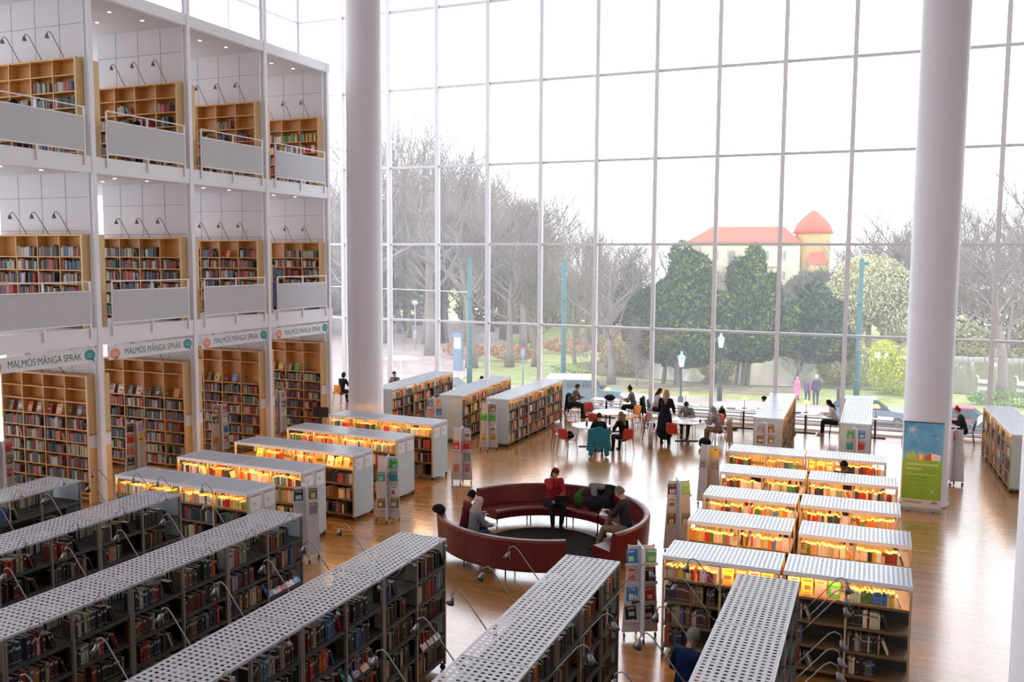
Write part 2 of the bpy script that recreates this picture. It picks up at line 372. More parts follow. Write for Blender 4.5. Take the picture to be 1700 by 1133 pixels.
def fill_run(T, x0, x1, yfront, z, hmax, pal, fill, where, uid, sign=-1, big=1.0, depth=.2, rec=True):
    """books standing on a shelf in the frame T; x from x0 to x1, spines at yfront facing sign*y"""
    x = x0+.012; end = x0+(x1-x0)*fill; i = 0; base = None; nrun = 0
    R3 = T.to_3x3()
    while x < end:
        if nrun <= 0:
            base = rng.choice(pal); nrun = rng.choice((1, 1, 1, 2, 2, 3, 5)); hb = rng.uniform(.70, .88)*hmax
        nrun -= 1
        w = rng.uniform(.018, .045)*big; h = min(hmax*.93, hb*rng.uniform(.9, 1.1)); d = depth*rng.uniform(.65, .95)
        if x+w > x1-.01: break
        c = tuple(max(.004, q*rng.uniform(.75, 1.3)) for q in base)
        tilt = 0
        if rng.random() < .03: tilt = rng.uniform(-.12, .12)
        ty = yfront - sign*(d/2+rng.uniform(.004, .022))
        Rt = R3 @ Matrix.Rotation(tilt, 3, 'Y')
        ctr = T @ Vector((x+w/2, ty, z+h/2+abs(sin(tilt))*w*.5))
        i += 1
        RECS.append((ctr, Rt, (w, d, h), c, sign, where, i, uid))
        x += w+rng.choice((.0005, .001, .001, .004))
        if rng.random() < .025: x += rng.uniform(.02, .09)
    if rng.random() < .5 and end < x1-.14 and i:     # the last ones lean on the row
        for q in range(rng.choice((1, 2))):
            w = .025*big; h = .7*hmax; d = depth*.8; tl = -.38
            c = rng.choice(pal); i += 1
            Rt = R3 @ Matrix.Rotation(tl, 3, 'Y')
            ctr = T @ Vector((x+.02+w/2+h/2*sin(.38)+q*.04, yfront-sign*(d/2+.01), z+h/2*cos(.38)+w/2*sin(.38)))
            RECS.append((ctr, Rt, (w, d, h), c, sign, where, i, uid))

def wall_case_meshes(H, zs, ncol=4, cw=.775):
    W = ncol*cw+.04; D = .30; P = {}
    b = MB()
    b.box((-W+.02, -D/2, H/2), (.04, D, H)); P['side_left'] = b.mesh('side_panel', M['woodend'])
    b = MB(); b.box((-.03, -D/2, H/2), (.06, D+.02, H+.02)); P['side_right'] = b.mesh('side_panel', M['woodend'])
    b = MB(); b.box((-W/2, -.01, H/2), (W-.04, .02, H-.04)); P['back'] = b.mesh('back_panel', M['wood'])
    b = MB(); b.box((-W/2, -D/2, H-.02), (W-.04, D, .04)); P['top'] = b.mesh('top_panel', M['wood'])
    b = MB(); b.box((-W/2, -D/2, 0), (W-.08, D-.02, .025)); P['shelf'] = b.mesh('shelf', M['wood'])
    b = MB(); b.box((0, -D/2, H/2), (.028, D-.01, H-.06)); P['div'] = b.mesh('divider', M['wood'])
    return P, W, D
ZS = [[.12, .25, .57, .89, 1.23, 1.57, 1.90, 2.24, 2.62, 2.96], [.10, .46, .80, 1.14, 1.49, 1.83], [.12, .5, .85, 1.22, 1.62, 2.03]]
CH = [3.33, 2.40, 2.45]
casem = [wall_case_meshes(CH[i], ZS[i]) for i in range(3)]
# reading lamp on a wall case: arm leaning out from the top, bell shade
def lamp_meshes():
    a = MB(); a.tube([(0, 0, 0), (0, -.03, .04), (0, -.34, .50), (0, -.40, .55), (0, -.46, .54), (0, -.49, .47)], .0105, 6); arm = a.mesh('reading_lamp', M['chrome'], True)
    s = MB(); s.lathe([(.012, .05), (.028, .035), (.04, 0), (.062, -.055)], 14, (0, -.49, .44)); sh = s.mesh('lamp_shade', M['chrome'], True)
    l = MB(); l.lathe([(.0, -.05), (.03, -.045), (.03, -.03), (0, -.02)], 10, (0, -.49, .44)); bl = l.mesh('bulb', M['bulb'], True)
    return arm, sh, bl
WL = lamp_meshes()
def add_lamp(parent, loc, rz, ms=WL, s=1):
    a = link('reading_lamp', ms[0], parent, loc, rz); a.scale = (s, s, s)
    link('lamp_shade', ms[1], a); link('bulb', ms[2], a); return a
BAYN = ['nearest', 'second', 'third', 'farthest']
LN = ['ground floor', 'middle gallery', 'upper gallery']
empt = {(0, 0): [8, 9], (0, 1): [8, 9], (0, 2): [8, 9], (0, 3): [8, 9]}
for li in range(3):
    for k in range(1, 5):
        P, W, D = casem[li]; z0 = LV[li][0]
        for back in (0, 1):
            if back and k == 4: continue
            nm = '%s bookcase, %s' % ('tall beech' if li == 0 else 'beech', LN[li])
            lab = ('beech bookcase facing the camera on the %s, %s bay' if not back else 'beech bookcase seen end-on, %s, behind the wall of the %s bay') % ((LN[li], BAYN[k-1]))
            t = thing('bookcase', lab, 'bookcase', (-18.9, PY[k]-.05 if not back else PY[k]+.05, z0), 0, 'beech bookcases under the galleries')
            for nme, key in (('side_panel', 'side_left'), ('side_panel', 'side_right'), ('back_panel', 'back'), ('top_panel', 'top')): link(nme, P[key], t)
            if back: t.scale = (1, -1, 1)
            for z in ZS[li]:
                if li == 0 and k >= 2 and z == 2.62: continue
                if back and z > .2: continue
                link('shelf', P['shelf'], t, (0, 0, z))
            for j in range(1, 4): link('divider', P['div'], t, (-.03-j*.775, 0, 0))
            if li == 0:     # white notice with a red line on the end panel
                s = MB(); s.box((.004, -.15, 1.62), (.008, .30, .34)); s.box((.006, -.15, 1.80), (.012, .30, .02), mi=1); s.box((.006, -.15, 1.77), (.012, .22, .008), mi=2)
                s.build('end_label', [M['paper'], M['redline'], M['grey_print']], t)
            if not back:
                for j in range(3 if li else 2): add_lamp(t, (-.42-j*.775-(0 if li else .4), -.26, CH[li]), 0)
                T = Matrix.Translation((-18.9, PY[k]-.05, z0))
                zz = ZS[li]
                for zi, z in enumerate(zz):
                    if li == 0 and z < .2: continue
                    nxt = zz[zi+1] if zi+1 < len(zz) else CH[li]-.04
                    for c in range(4):
                        if li == 0 and (zi >= 8 or (zi == 7)): continue
                        if li == 2:
                            if zi == 5: continue
                            if k < 4 and zi == 4 and not (k == 1 and c in (0, 1)) and not (k != 1 and (c+k) % 2 == 0): continue
                        f = rng.uniform(.7, .98)
                        if li == 2 and k > 1: f = rng.uniform(.35, .8) if k < 4 else .95
                        if li == 1 and zi == 5 and (c*3+k) % 4 == 2: continue
                        hm = min(nxt-z-.04, .31)
                        fill_run(T, -.05-(c+1)*.775+.02, -.05-c*.775-.02, -.29, z+.0125, hm, PAL_WALL if li < 2 or k < 4 else PAL_MIX, f, '%s %s bay' % (LN[li], BAYN[k-1]), ('w', li, k), big=1.05)
# balustrades, signs, downlights
bal_p = {}
def bal(L):
    t = {}
    b = MB(); b.box((0, 0, .555), (.012, L-.06, .83)); t['panel'] = b.mesh('mesh_panel', M['veil'])
    b = MB(); b.box((0, 0, .975), (.03, L-.02, .03)); b.box((0, 0, .135), (.03, L-.02, .03)); t['frame'] = b.mesh('panel_frame', M['white'])
    b = MB(); b.box((0, 0, 1.21), (.035, L, .03)); t['rail'] = b.mesh('handrail', M['white'])
    b = MB(); b.box((0, 0, .5), (.03, .045, 1.42)); t['post'] = b.mesh('post', M['white'])
    return t
BM = bal(2.78)
for li in (1, 2):
    for k in range(4):
        yc = (PY[k]+PY[k+1])/2-.03; z0 = LV[li][0]
        t = thing('balustrade', 'white perforated balustrade with handrail, %s, %s bay' % (LN[li], BAYN[k]), 'railing', (PX+.12, yc, z0), 0, 'gallery balustrades')
        link('mesh_panel', BM['panel'], t); link('panel_frame', BM['frame'], t); link('handrail', BM['rail'], t)
        for d in (-1.38, 0, 1.38): link('post', BM['post'], t, (-.02, d, 0))
        for j, (dx, dy) in enumerate(((-.7, -1.1), (-.9, -.2), (-.75, .8), (-2.0, -.7), (-2.1, .5), (-2.9, -.1))):
            dz = (8.5 if li == 1 else 12.9)
            b = MB(); b.lathe([(.0, -.012), (.045, -.01), (.05, .0)], 12, (0, 0, 0), mi=1); b.lathe([(.05, -.008), (.07, -.008), (.07, .0), (.05, .0)], 12, (0, 0, 0), mi=0)
            o = b.build('downlight', [M['white'], M['spot']], None); o.location = (PX+dx, yc+dy, dz-.002)
            tag(o, 'small round downlight in the %s ceiling, %s bay' % (LN[li], BAYN[k]), 'ceiling light', 'downlights in the %s ceiling of the %s bay' % (LN[li], BAYN[k]))
for k in range(4):
    yc = (PY[k]+PY[k+1])/2
    t = thing('hanging_sign', 'long white sign reading MALMÖS MÅNGA SPRÅK over the %s ground-floor bay' % BAYN[k], 'sign', (PX+.03, yc, 3.87), 0, 'language signs under the middle gallery')
    L = 3.06
    b = MB(); b.box((0, 0, 0), (.03, L, .36)); b.build('sign_board', M['paper'], t)
    R = Matrix(((0, 0, 1, .017), (1, 0, 0, .03), (0, 1, 0, -.005), (0, 0, 0, 1)))
    text_obj('lettering', 'MALMÖS MÅNGA SPRÅK', .25, M['grey_print'], t, R, 2.06)
    for sx, mm, dz in ((-1, 'coral', -.02), (1, 'teal', .02)):
        b = MB(); b.lathe([(0, 0), (.165, 0), (.165, .006), (0, .006)], 22, (0, 0, 0), axis=Matrix(((0, 0, 1), (1, 0, 0), (0, .82, 0))))
        b.add([(.006, .03, -.10), (.006, .12, -.10), (.006, .10*sx+.04, -.20)], [(0, 1, 2)])
        b.add([(.003, .03, -.10), (.003, .12, -.10), (.003, .10*sx+.04, -.20)], [(0, 2, 1)])
        for q in range(2): b.box((.009, 0, -.03+q*.06), (.004, .17, .016), mi=1)
        o = b.build('speech_bubble', [M[mm], M['paper'] if mm == 'coral' else M['pale_green_print']], t); o.location = (.016, sx*1.32, dz)
    for y in (-1.3, 1.3):
        b = MB(); b.tube([(0, y, .17), (0, y, .32)], .006, 6); b.build('hanger', M['chrome'], t)
b = MB(); b.box((PX-.1, 22, 4.1), (.02, 11, .1)); 

# ------------------------------------------------------------------ free-standing book racks
UL = 1.83; BAY = .915
def perf_top(L, W, nx, ny, z, lip=.045, lipm=0, hx=.034, hy=.042):
    """sheet with real slots; x along the rack, y across"""
    xs = []; pit = L/nx
    b = MB()
    def grid(a0, a1, n, hole):
        e = [a0]; p = (a1-a0)/n
        for i in range(n): e += [a0+p*i+(p-hole)/2, a0+p*i+(p+hole)/2]
        return e+[a1]
    gx = grid(.015, L-.015, nx, hx); gy = grid(-W/2+.02, W/2-.02, ny, hy)
    gx = [0]+gx+[L]; gy = [-W/2]+gy+[W/2]
    vs = [(x, y, z) for x in gx for y in gy]; n = len(gy); fs = []
    for i in range(len(gx)-1):
        for j in range(n-1):
            if i >= 2 and j >= 2 and i % 2 == 0 and j % 2 == 0 and i < len(gx)-3+0 and j < n-3+0: continue
            fs.append((i*n+j, (i+1)*n+j, (i+1)*n+j+1, i*n+j+1))
    b.add(vs, fs)
    for y0 in (-W/2, W/2): b.box((L/2, y0, z-lip/2), (L, .012, lip), mi=lipm)
    for x0 in (.003, L-.003): b.box((x0, 0, z-lip/2), (.006, W, lip), mi=lipm)
    return b
def rack_meshes(kind):
    P = {}
    if kind == 'dark': Hh, W, lev = 2.10, .80, [.21, .58, .95, 1.32, 1.69]
    elif kind == 'lit': Hh, W, lev = 1.65, .86, [.15, .52, .90, 1.27]
    P['H'], P['W'], P['lev'] = Hh, W, lev
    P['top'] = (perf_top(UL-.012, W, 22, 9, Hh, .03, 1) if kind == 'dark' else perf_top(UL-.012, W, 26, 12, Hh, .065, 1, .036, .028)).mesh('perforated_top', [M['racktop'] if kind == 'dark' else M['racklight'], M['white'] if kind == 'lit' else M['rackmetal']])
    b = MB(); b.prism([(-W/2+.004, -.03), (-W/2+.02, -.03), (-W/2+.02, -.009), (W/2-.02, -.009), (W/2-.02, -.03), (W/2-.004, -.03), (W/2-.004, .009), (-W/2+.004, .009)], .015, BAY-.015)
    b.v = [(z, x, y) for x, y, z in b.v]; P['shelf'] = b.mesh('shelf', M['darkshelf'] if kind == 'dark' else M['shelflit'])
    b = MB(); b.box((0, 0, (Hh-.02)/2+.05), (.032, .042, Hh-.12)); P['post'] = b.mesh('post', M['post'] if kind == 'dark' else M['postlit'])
    b = MB(); b.box((UL/2, 0, Hh-.05), (UL-.03, W-.02, .012)); P['added_sheet'] = b.mesh('under_tray', M['added_sheet'])  # added sheet under the top; stops tube glow showing through the holes
    b = MB(); b.box((UL/2, 0, Hh/2-.14), (UL-.04, .012, Hh-.52)); P['mid'] = b.mesh('middle_panel', M['added_sheet'])  # added dark sheet standing in for shade behind the lower books
    b = MB(); b.box((.0, 0, Hh/2+.05), (.012, W-.02, Hh-.17)); P['end'] = b.mesh('end_panel', M['frost'])
    b = MB(); b.box((0, 0, 0), (.014, .30, .30)); b.box((0, 0, .165), (.016, .30, .012), mi=1); b.box((.004, -.05, .02), (.016, .08, .012), mi=2); b.box((.004, -.03, -.02), (.016, .12, .008), mi=2)
    P['label'] = b.mesh('end_label', [M['paper'], M['redline'], M['grey_print']])
    b = MB(); b.lathe([(.0, -.018), (.042, -.018), (.045, 0), (.042, .018), (0, .018)], 14, (0, 0, .046), axis=Matrix(((0, 0, 1), (1, 0, 0), (0, 1, 0)))); P['wheel'] = b.mesh('wheel', M['rubber'], True)
    b = MB(); b.box((0, 0, .09), (.05, .05, .03)); b.box((.022, 0, .065), (.006, .03, .07)); b.box((-.022, 0, .065), (.006, .03, .07)); P['caster'] = b.mesh('caster', M['dark'])
    b = MB(); b.tube([(.04, -W/2+.055, Hh-.068), (UL-.04, -W/2+.055, Hh-.068)], .008, 6); P['tube'] = b.mesh('light_tube', M['tube'], True)
    b = MB(); b.tube([(.04, W/2-.055, Hh-.068), (UL-.04, W/2-.055, Hh-.068)], .008, 6); P['tube2'] = b.mesh('light_tube', M['tube'], True)
    P['dim'] = P['tube'].copy(); P['dim'].materials[0] = M['tubedim']; P['dim2'] = P['tube2'].copy(); P['dim2'].materials[0] = M['tubedim']
    b = MB(); b.tube([(0, W/2-.03, .1), (0, -W/2+.03, .1)], .014, 6); P['cross'] = b.mesh('cross_bar', M['rackmetal'])
    return P
RK = {k: rack_meshes(k) for k in ('dark', 'lit')}
# gooseneck lamp of the dark racks
a = MB(); a.tube([(0, 0, 0), (0, -.14, 0), (0, -.17, .03), (0, -.50, .44), (0, -.56, .475), (0, -.62, .45), (0, -.64, .38)], .0078, 6); g1 = a.mesh('reading_lamp', M['chrome'], True)
tl = Matrix.Rotation(-.35, 3, 'X')
a = MB(); a.lathe([(.011, .05), (.024, .035), (.032, .0), (.054, -.055)], 16, (0, -.645, .34), axis=tl); g2 = a.mesh('lamp_shade', M['chrome'], True)
a = MB(); a.lathe([(0, -.056), (.025, -.05), (.025, -.03), (0, -.02)], 10, (0, -.645, .34), axis=tl); g3 = a.mesh('bulb', M['bulb'], True)
GL = (g1, g2, g3)
def rack(kind, origin, ang, label, group, uid, where, ends=(0, 0), fills=None, pal=None, lamps=None, backfill='none', lit=True, lampscale=1, labelends=True):
    P = RK[kind]; W = P['W']; Hh = P['H']
    t = thing('book_rack', label, 'bookshelf', origin, ang, group)
    link('perforated_top', P['top'], t)
    link('middle_panel', P['mid'], t)
    if kind == 'lit': link('under_tray', P['added_sheet'], t)
    for bi in range(2):
        for z in P['lev']:
            link('shelf', P['shelf'], t, (bi*BAY, 0, z))
    for x in (.012, BAY, UL-.028):
        for y in (-W/2+.02, W/2-.02): link('post', P['post'], t, (x, y, 0))
        link('cross_bar', P['cross'], t, (x, 0, 0))
        for y in (-W/2+.05, W/2-.05):
            c = link('caster', P['caster'], t, (x, y, 0)); link('wheel', P['wheel'], c)
    for e, x in ((0, .0), (1, UL-.006)):
        if ends[e]:
            p = link('end_panel', P['end'], t, (x, 0, 0))
            if labelends and ends[e] > 1:
                for y in (-.22, .2): link('end_label', P['label'], p, (.012 if e else -.012, y, Hh-.26))
    if kind == 'lit' and lit:
        dm = uid[0] in 'BT'; link('light_tube', P['dim' if dm else 'tube'], t); link('light_tube', P['dim2' if dm else 'tube2'], t)
    if lamps:
        for x, side in lamps:
            add_lamp(t, (x, side*(W/2-.02), Hh-(.2 if lampscale == 1 or side > 0 else .06)), 0 if side < 0 else pi, GL, 1 if side > 0 else lampscale)
    T = Matrix.Translation(origin) @ Matrix.Rotation(ang, 4, 'Z')
    OCC.append((T.inverted(), (0, UL, -W/2, W/2, 0, Hh), uid))
    lev = P['lev']; n = len(lev)
    for zi, z in enumerate(lev):
        nxt = lev[zi+1] if zi+1 < n else Hh-(.10 if kind == 'lit' else .05)
        for bi in range(2):
            f = fills(zi, bi) if fills else rng.uniform(.7, .97)
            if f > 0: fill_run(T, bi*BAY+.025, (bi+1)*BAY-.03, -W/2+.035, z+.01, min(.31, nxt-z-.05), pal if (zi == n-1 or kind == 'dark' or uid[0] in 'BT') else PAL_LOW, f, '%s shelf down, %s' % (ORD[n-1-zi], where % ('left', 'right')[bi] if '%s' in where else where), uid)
            if backfill == 'all' or (backfill == 'top' and zi >= n-1):
                fill_run(T, bi*BAY+.025, (bi+1)*BAY-.03, W/2-.035, z+.01, min(.31, nxt-z-.05), pal, rng.uniform(.6, .95), 'far side of '+where.replace('%s', 'that'), uid, sign=1)
    return t

PLACE = ['far-end', 'second-last', 'third-last', 'fourth-last']
# dark rows running away from the camera; front = +X side (local -y)
FR = [(-14.25, 12.6, 2, 3, .45), (-11.75, 12.55, 0, 3, .62), (-8.99, 12.4, -1, 4, .8), (-6.2, 12.2, -.3, 4, .85), (-3.45, 12.25, 1.0, 4, .85), (-1.02, 12.45, .8, 3, .7)]
PITCH = 0
for ri, (xr, yf, tiltd, nu, fl) in enumerate(FR):
    ang = pi/2+radians(tiltd)
    d = Vector((cos(ang), sin(ang), 0)); nrm = Vector((cos(ang-pi/2), sin(ang-pi/2), 0))
    far = Vector((xr, yf, 0))-nrm*(RK['dark']['W']/2)
    for u in range(nu):
        o = far-d*UL*(u+1)
        rowtxt = '%s dark row from the left' % ORD[ri]
        def fills(zi, bi, fl=fl, u=u, ri=ri):
            r = rng.random()
            if ri == 0 and zi >= 3: return 0 if r < .6 else .3
            return min(.97, fl*rng.uniform(.7, 1.2)) if r > .06 else .25
        lm = [(BAY*.5-.3, -1), (BAY*1.5-.3, -1), (BAY*.5-.3, 1), (BAY*1.5-.3, 1)]
        if ri == 5: lm = [(BAY*.5+.1, -1), (BAY, -1), (BAY*1.5+.0, -1), (BAY*.6, 1), (BAY*1.5, 1)]
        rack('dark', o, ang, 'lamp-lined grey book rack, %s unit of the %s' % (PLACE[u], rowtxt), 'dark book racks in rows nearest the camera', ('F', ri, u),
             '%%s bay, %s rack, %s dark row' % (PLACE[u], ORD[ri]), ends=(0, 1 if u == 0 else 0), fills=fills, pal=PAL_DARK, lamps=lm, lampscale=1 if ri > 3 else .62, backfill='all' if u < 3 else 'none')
# lit rows, left group
LR = [(-12.0, 22.75, -3), (-11.85, 20.45, -3.5), (-11.85, 18.40, -1.5), (-11.90, 16.40, -1.8), (-11.82, 14.47, -1.5)]
for ri, (x, y, td) in enumerate(LR):
    ang = radians(td); d = Vector((cos(ang), sin(ang), 0)); nrm = Vector((-sin(ang), cos(ang), 0))
    fr = Vector((x, y, 0))+nrm*.43
    n = 5-ri
    for u in range(2):
        o = fr-d*UL*(2-u)
        rt = '%s left row' % ORD[4-ri]
        def fills(zi, bi, ri=ri, u=u):
            if zi == 3 and ri == 2: return (.0, .5, .55, .0)[u*2+bi]
            return rng.uniform(.6, .97)
        lm = None
        if ri == 4: lm = [(.05, -1), (BAY+.3, -1)]
        rack('lit', o, ang, 'warm-lit grey book rack, %s half of the %s row from the camera, left group' % (('left', 'right')[u], ORD[4-ri]), 'warm-lit book racks left of the round sofa', ('L', ri, u),
             '%%s bay, %s unit, %s' % (('left', 'right')[u], rt), ends=(0, 2 if u else 0), fills=fills, pal=PAL_MIX, lamps=lm, backfill='top')
# lit rows, right group
RR = [(-3.27, 14.1, -1.40, 14.15), (-3.32, 16.22, -1.38, 16.22), (-3.42, 18.15, -1.54, 18.2), (-3.46, 20.36, -1.58, 20.45), (-3.68, 22.72, -1.83, 22.83)]
LET = {(1, 1): ['E', ''], (2, 0): ['J', ''], (2, 1): ['L', 'M'], (3, 0): ['P', 'R']}
for ri, q in enumerate(RR):
    for u in range(2):
        x, y = q[2*u], q[2*u+1]; ang = radians(1.0)
        def fills(zi, bi, ri=ri, u=u):
            if ri == 0:
                if zi == 3: return ((.96, 0), (0, .72))[u][bi]
                return ((.95, .9), (.3, .55))[u][bi]*rng.uniform(.85, 1.05) if rng.random() > .1 else .3
            if ri == 4 and zi == 3: return ((.6, .85), (0, .85))[u][bi]
            return rng.uniform(.72, .96)
        t = rack('lit', (x, y+.43, 0), ang, 'warm-lit grey book rack, %s half of the %s row from the camera, right group' % (('left', 'right')[u], ORD[ri]), 'warm-lit book racks right of the round sofa', ('R', ri, u),
             '%%s bay, %s unit, %s right row' % (('left', 'right')[u], ORD[ri]), ends=(0, 0), fills=fills, pal=PAL_MIX, backfill='top')
        for bi, ch in enumerate(LET.get((ri, u), [])):
            if not ch: continue
            b = MB(); b.box((bi*BAY+.09, -.405, 1.40), (.11, .012, .2)); o = b.build('letter_card', M['postlit'], t)
            text_obj('lettering', ch, .16, M['black_print'], o, Matrix(((1, 0, 0, bi*BAY+.09), (0, 0, -1, -.413), (0, 1, 0, 1.42), (0, 0, 0, 1))))
# bright rows by the window
BR = [('B', -16.6, 28.35, 93, 'first', 1), ('B', -13.62, 28.0, 95, 'second', 1), ('B', -11.84, 27.95, 90.4, 'third', 1), ('T', -2.92, 27.95, 91.6, 'fourth', 1), ('T', -.46, 28.1, 90.7, 'fifth', 1)]
for bi_, (g, x, y, deg, nm, _) in enumerate(BR):
    ang = radians(deg); d = Vector((cos(ang), sin(ang), 0)); nrm = Vector((cos(ang-pi/2), sin(ang-pi/2), 0))
    near = Vector((x, y, 0))-nrm*.43
    for u in range(3):
        rack('lit', near+d*UL*u, ang, 'pale-topped book rack, %s unit of the %s row by the glass wall from the left' % (('nearest', 'middle', 'farthest')[u], nm), 'pale-topped book racks in rows by the glass wall', (g, bi_, u),
             '%%s bay, %s unit, %s window row' % (('nearest', 'middle', 'farthest')[u], nm), ends=(1 if u == 0 else 0, 1 if u == 2 else 0), fills=lambda a, b: rng.uniform(.75, .97), pal=PAL_MIX if g == 'T' else PAL_MIX+PAL_WALL, backfill='none')
ang = radians(-87.2); d = Vector((cos(ang), sin(ang), 0)); nrm = Vector((cos(ang-pi/2), sin(ang-pi/2), 0))
far = Vector((2.88, 33.6, 0))-nrm*.43
for u in range(3):
    rack('lit', far+d*UL*u, ang, 'pale-topped book rack, %s unit of the row at the right edge of the hall' % (('farthest', 'middle', 'nearest')[u]), 'pale-topped book racks in rows by the glass wall', ('T', 9, u),
         '%%s bay, %s unit, right-edge row' % (('farthest', 'middle', 'nearest')[u]), ends=(1 if u == 0 else 0, 1 if u == 2 else 0), fills=lambda a, b: rng.uniform(.6, .95), pal=PAL_MIX+PAL_WALL, backfill='none')

# ------------------------------------------------------------------ turn book records into objects
def proj(p):
    d = Vector(p)-Vector((0, 0, CAM['H'])); z = d.dot(F_)
    if z < .5: return None
    return 850+CAM['f']*d.dot(R_)/z, 566.5-CAM['f']*d.dot(U_)/z, z
EYE = Vector((0, 0, CAM['H']))
def hits(Tinv, ext, a, b):
    a = Tinv @ a; b = Tinv @ b; d = b-a; t0, t1 = 0.0, 1.0
    for i in range(3):
        lo, hi = ext[2*i], ext[2*i+1]
        if abs(d[i]) < 1e-9:
            if a[i] < lo or a[i] > hi: return False
        else:
            u, v = (lo-a[i])/d[i], (hi-a[i])/d[i]
            if u > v: u, v = v, u
            t0 = max(t0, u); t1 = min(t1, v)
            if t0 > t1: return False
    return True
cand = []
for i, (ctr, R, (w, d, h), col, sign, where, num, uid) in enumerate(RECS):
    if uid[0] == 'w': continue
    q = proj(ctr)
    if not q or not (8 < q[0] < 1692 and 8 < q[1] < 1125): continue
    nrm = (R @ Vector((0, sign, 0))); view = (EYE-ctr).normalized(); c = nrm.dot(view)
    if c <= .05: continue
    ppm = CAM['f']/q[2]
    cand.append((w*h*c*ppm*ppm, i))
cand.sort(reverse=True)
chosen = set()
for area, i in cand:
    if len(chosen) >= 300: break
    ctr, R, dim, col, sign, where, num, uid = RECS[i]
    tgt = ctr+(R @ Vector((0, sign*(dim[1]/2+.05), 0))); bad = False
    for zz in (.0, dim[2]*.4):
        tg = tgt+Vector((0, 0, zz))
        for Tinv, ext, oid in OCC:
            if oid != uid and hits(Tinv, ext, EYE, tg): bad = True; break
        if bad: break
    if not bad: chosen.add(i)
PAGE = (.62, .56, .44)
def book_geo(mb, R, ctr, dim, col, sign, detail):
    w, d, h = dim
    def P(x, y, z): return ctr+R @ Vector((x, y*-sign, z))    # local +y points into the shelf
    if not detail:
        vs = [P(a*w/2, b*d/2, e*h/2) for e in (-1, 1) for b in (-1, 1) for a in (-1, 1)]
        fs = [(0, 2, 3, 1), (4, 5, 7, 6), (0, 1, 5, 4), (2, 6, 7, 3), (0, 4, 6, 2), (1, 3, 7, 5)]
        for k, f in enumerate(fs): mb.add([vs[j] for j in f], [(0, 1, 2, 3)], 0, PAGE if k in (0, 1, 3) else col)
    else:
        def bx(x0, x1, y0, y1, z0, z1, c):
            vs = [P(x, y, z) for z in (z0, z1) for y in (y0, y1) for x in (x0, x1)]
            mb.add(vs, [(0, 2, 3, 1), (4, 5, 7, 6), (0, 1, 5, 4), (2, 6, 7, 3), (0, 4, 6, 2), (1, 3, 7, 5)], 0, c)
        t = min(.003, w*.12)
        bx(-w/2, -w/2+t, -d/2+t, d/2, -h/2, h/2, col); bx(w/2-t, w/2, -d/2+t, d/2, -h/2, h/2, col)
        bx(-w/2, w/2, -d/2, -d/2+t, -h/2, h/2, col)
        bx(-w/2+t, w/2-t, -d/2+t, d/2-.004, -h/2+.003, h/2-.004, PAGE)
        lc = tuple(min(.8, c*.3+.32) for c in col) if sum(col) < .5 else tuple(c*.25 for c in col)
        bx(-w/2+.003, w/2-.003, -d/2-.0006, -d/2, h*.18, h*.30, lc); bx(-w/2+.005, w/2-.005, -d/2-.0006, -d/2, -h*.38, -h*.34, lc)
mb = MB(); seen = {}
for i, (ctr, R, dim, col, sign, where, num, uid) in enumerate(RECS):
    if i in chosen:
        m1 = MB(); book_geo(m1, Matrix.Identity(3), Vector((0, 0, dim[2]/2)), dim, col, sign, True)
        o = link('book', m1.mesh('book', M['book']))
        o.matrix_world = Matrix.Translation(ctr-R @ Vector((0, 0, dim[2]/2))) @ R.to_4x4()
        lab = '%s book, %s from left, %s' % (cname(col), ORD[min(num-1, 58)], where)
        ws = lab.split()
        tag(o, lab, 'book', 'books on the open racks')
    else: book_geo(mb, R, ctr, dim, col, sign, False)
o = mb.build('books', M['book'])
tag(o, 'all remaining books standing on the racks and wall bookcases', 'books', None, 'stuff')
# PART2
# ------------------------------------------------------------------ display stands and magazines
MAGC = dict(blue=(.03, .25, .6), red=(.55, .04, .03), white=(.75, .75, .76), green=(.05, .5, .04), black=(.02, .02, .025), teal=(.05, .35, .38), orange=(.75, .25, .05), brown=(.22, .13, .07), yellow=(.75, .6, .12), pink=(.75, .35, .4), grey=(.3, .3, .32))
def stand_meshes():
    P = {}
    for key, ang in (('a', 0), ('b', pi/2)):
        b = MB(); hw0, hw1, H = .31, .225, 1.62
        b.prism([(-hw0, .10), (hw0, .10), (hw1, H), (hw1-.05, H-.02), (-hw1+.05, H-.02), (-hw1, H)], -.012, .012)
        R = Matrix.Rotation(ang, 3, 'Z'); b.v = [tuple(R @ Vector((x, z, y))) for x, y, z in b.v]
        P[key] = b.mesh('display_panel', M['stand'])
    b = MB(); b.lathe([(0, -.014), (.036, -.014), (.038, 0), (.036, .014), (0, .014)], 12, (0, 0, .038), axis=Matrix(((0, 0, 1), (1, 0, 0), (0, 1, 0)))); b.box((0, 0, .085), (.012, .012, .06)); P['c'] = b.mesh('caster', M['rubber'])
    b = MB(); b.box((.15, -.02, 0), (.24, .035, .012)); b.box((.15, -.036, .02), (.24, .004, .05)); P['pocket'] = b.mesh('pocket', M['stand'])
    return P
ST = stand_meshes()
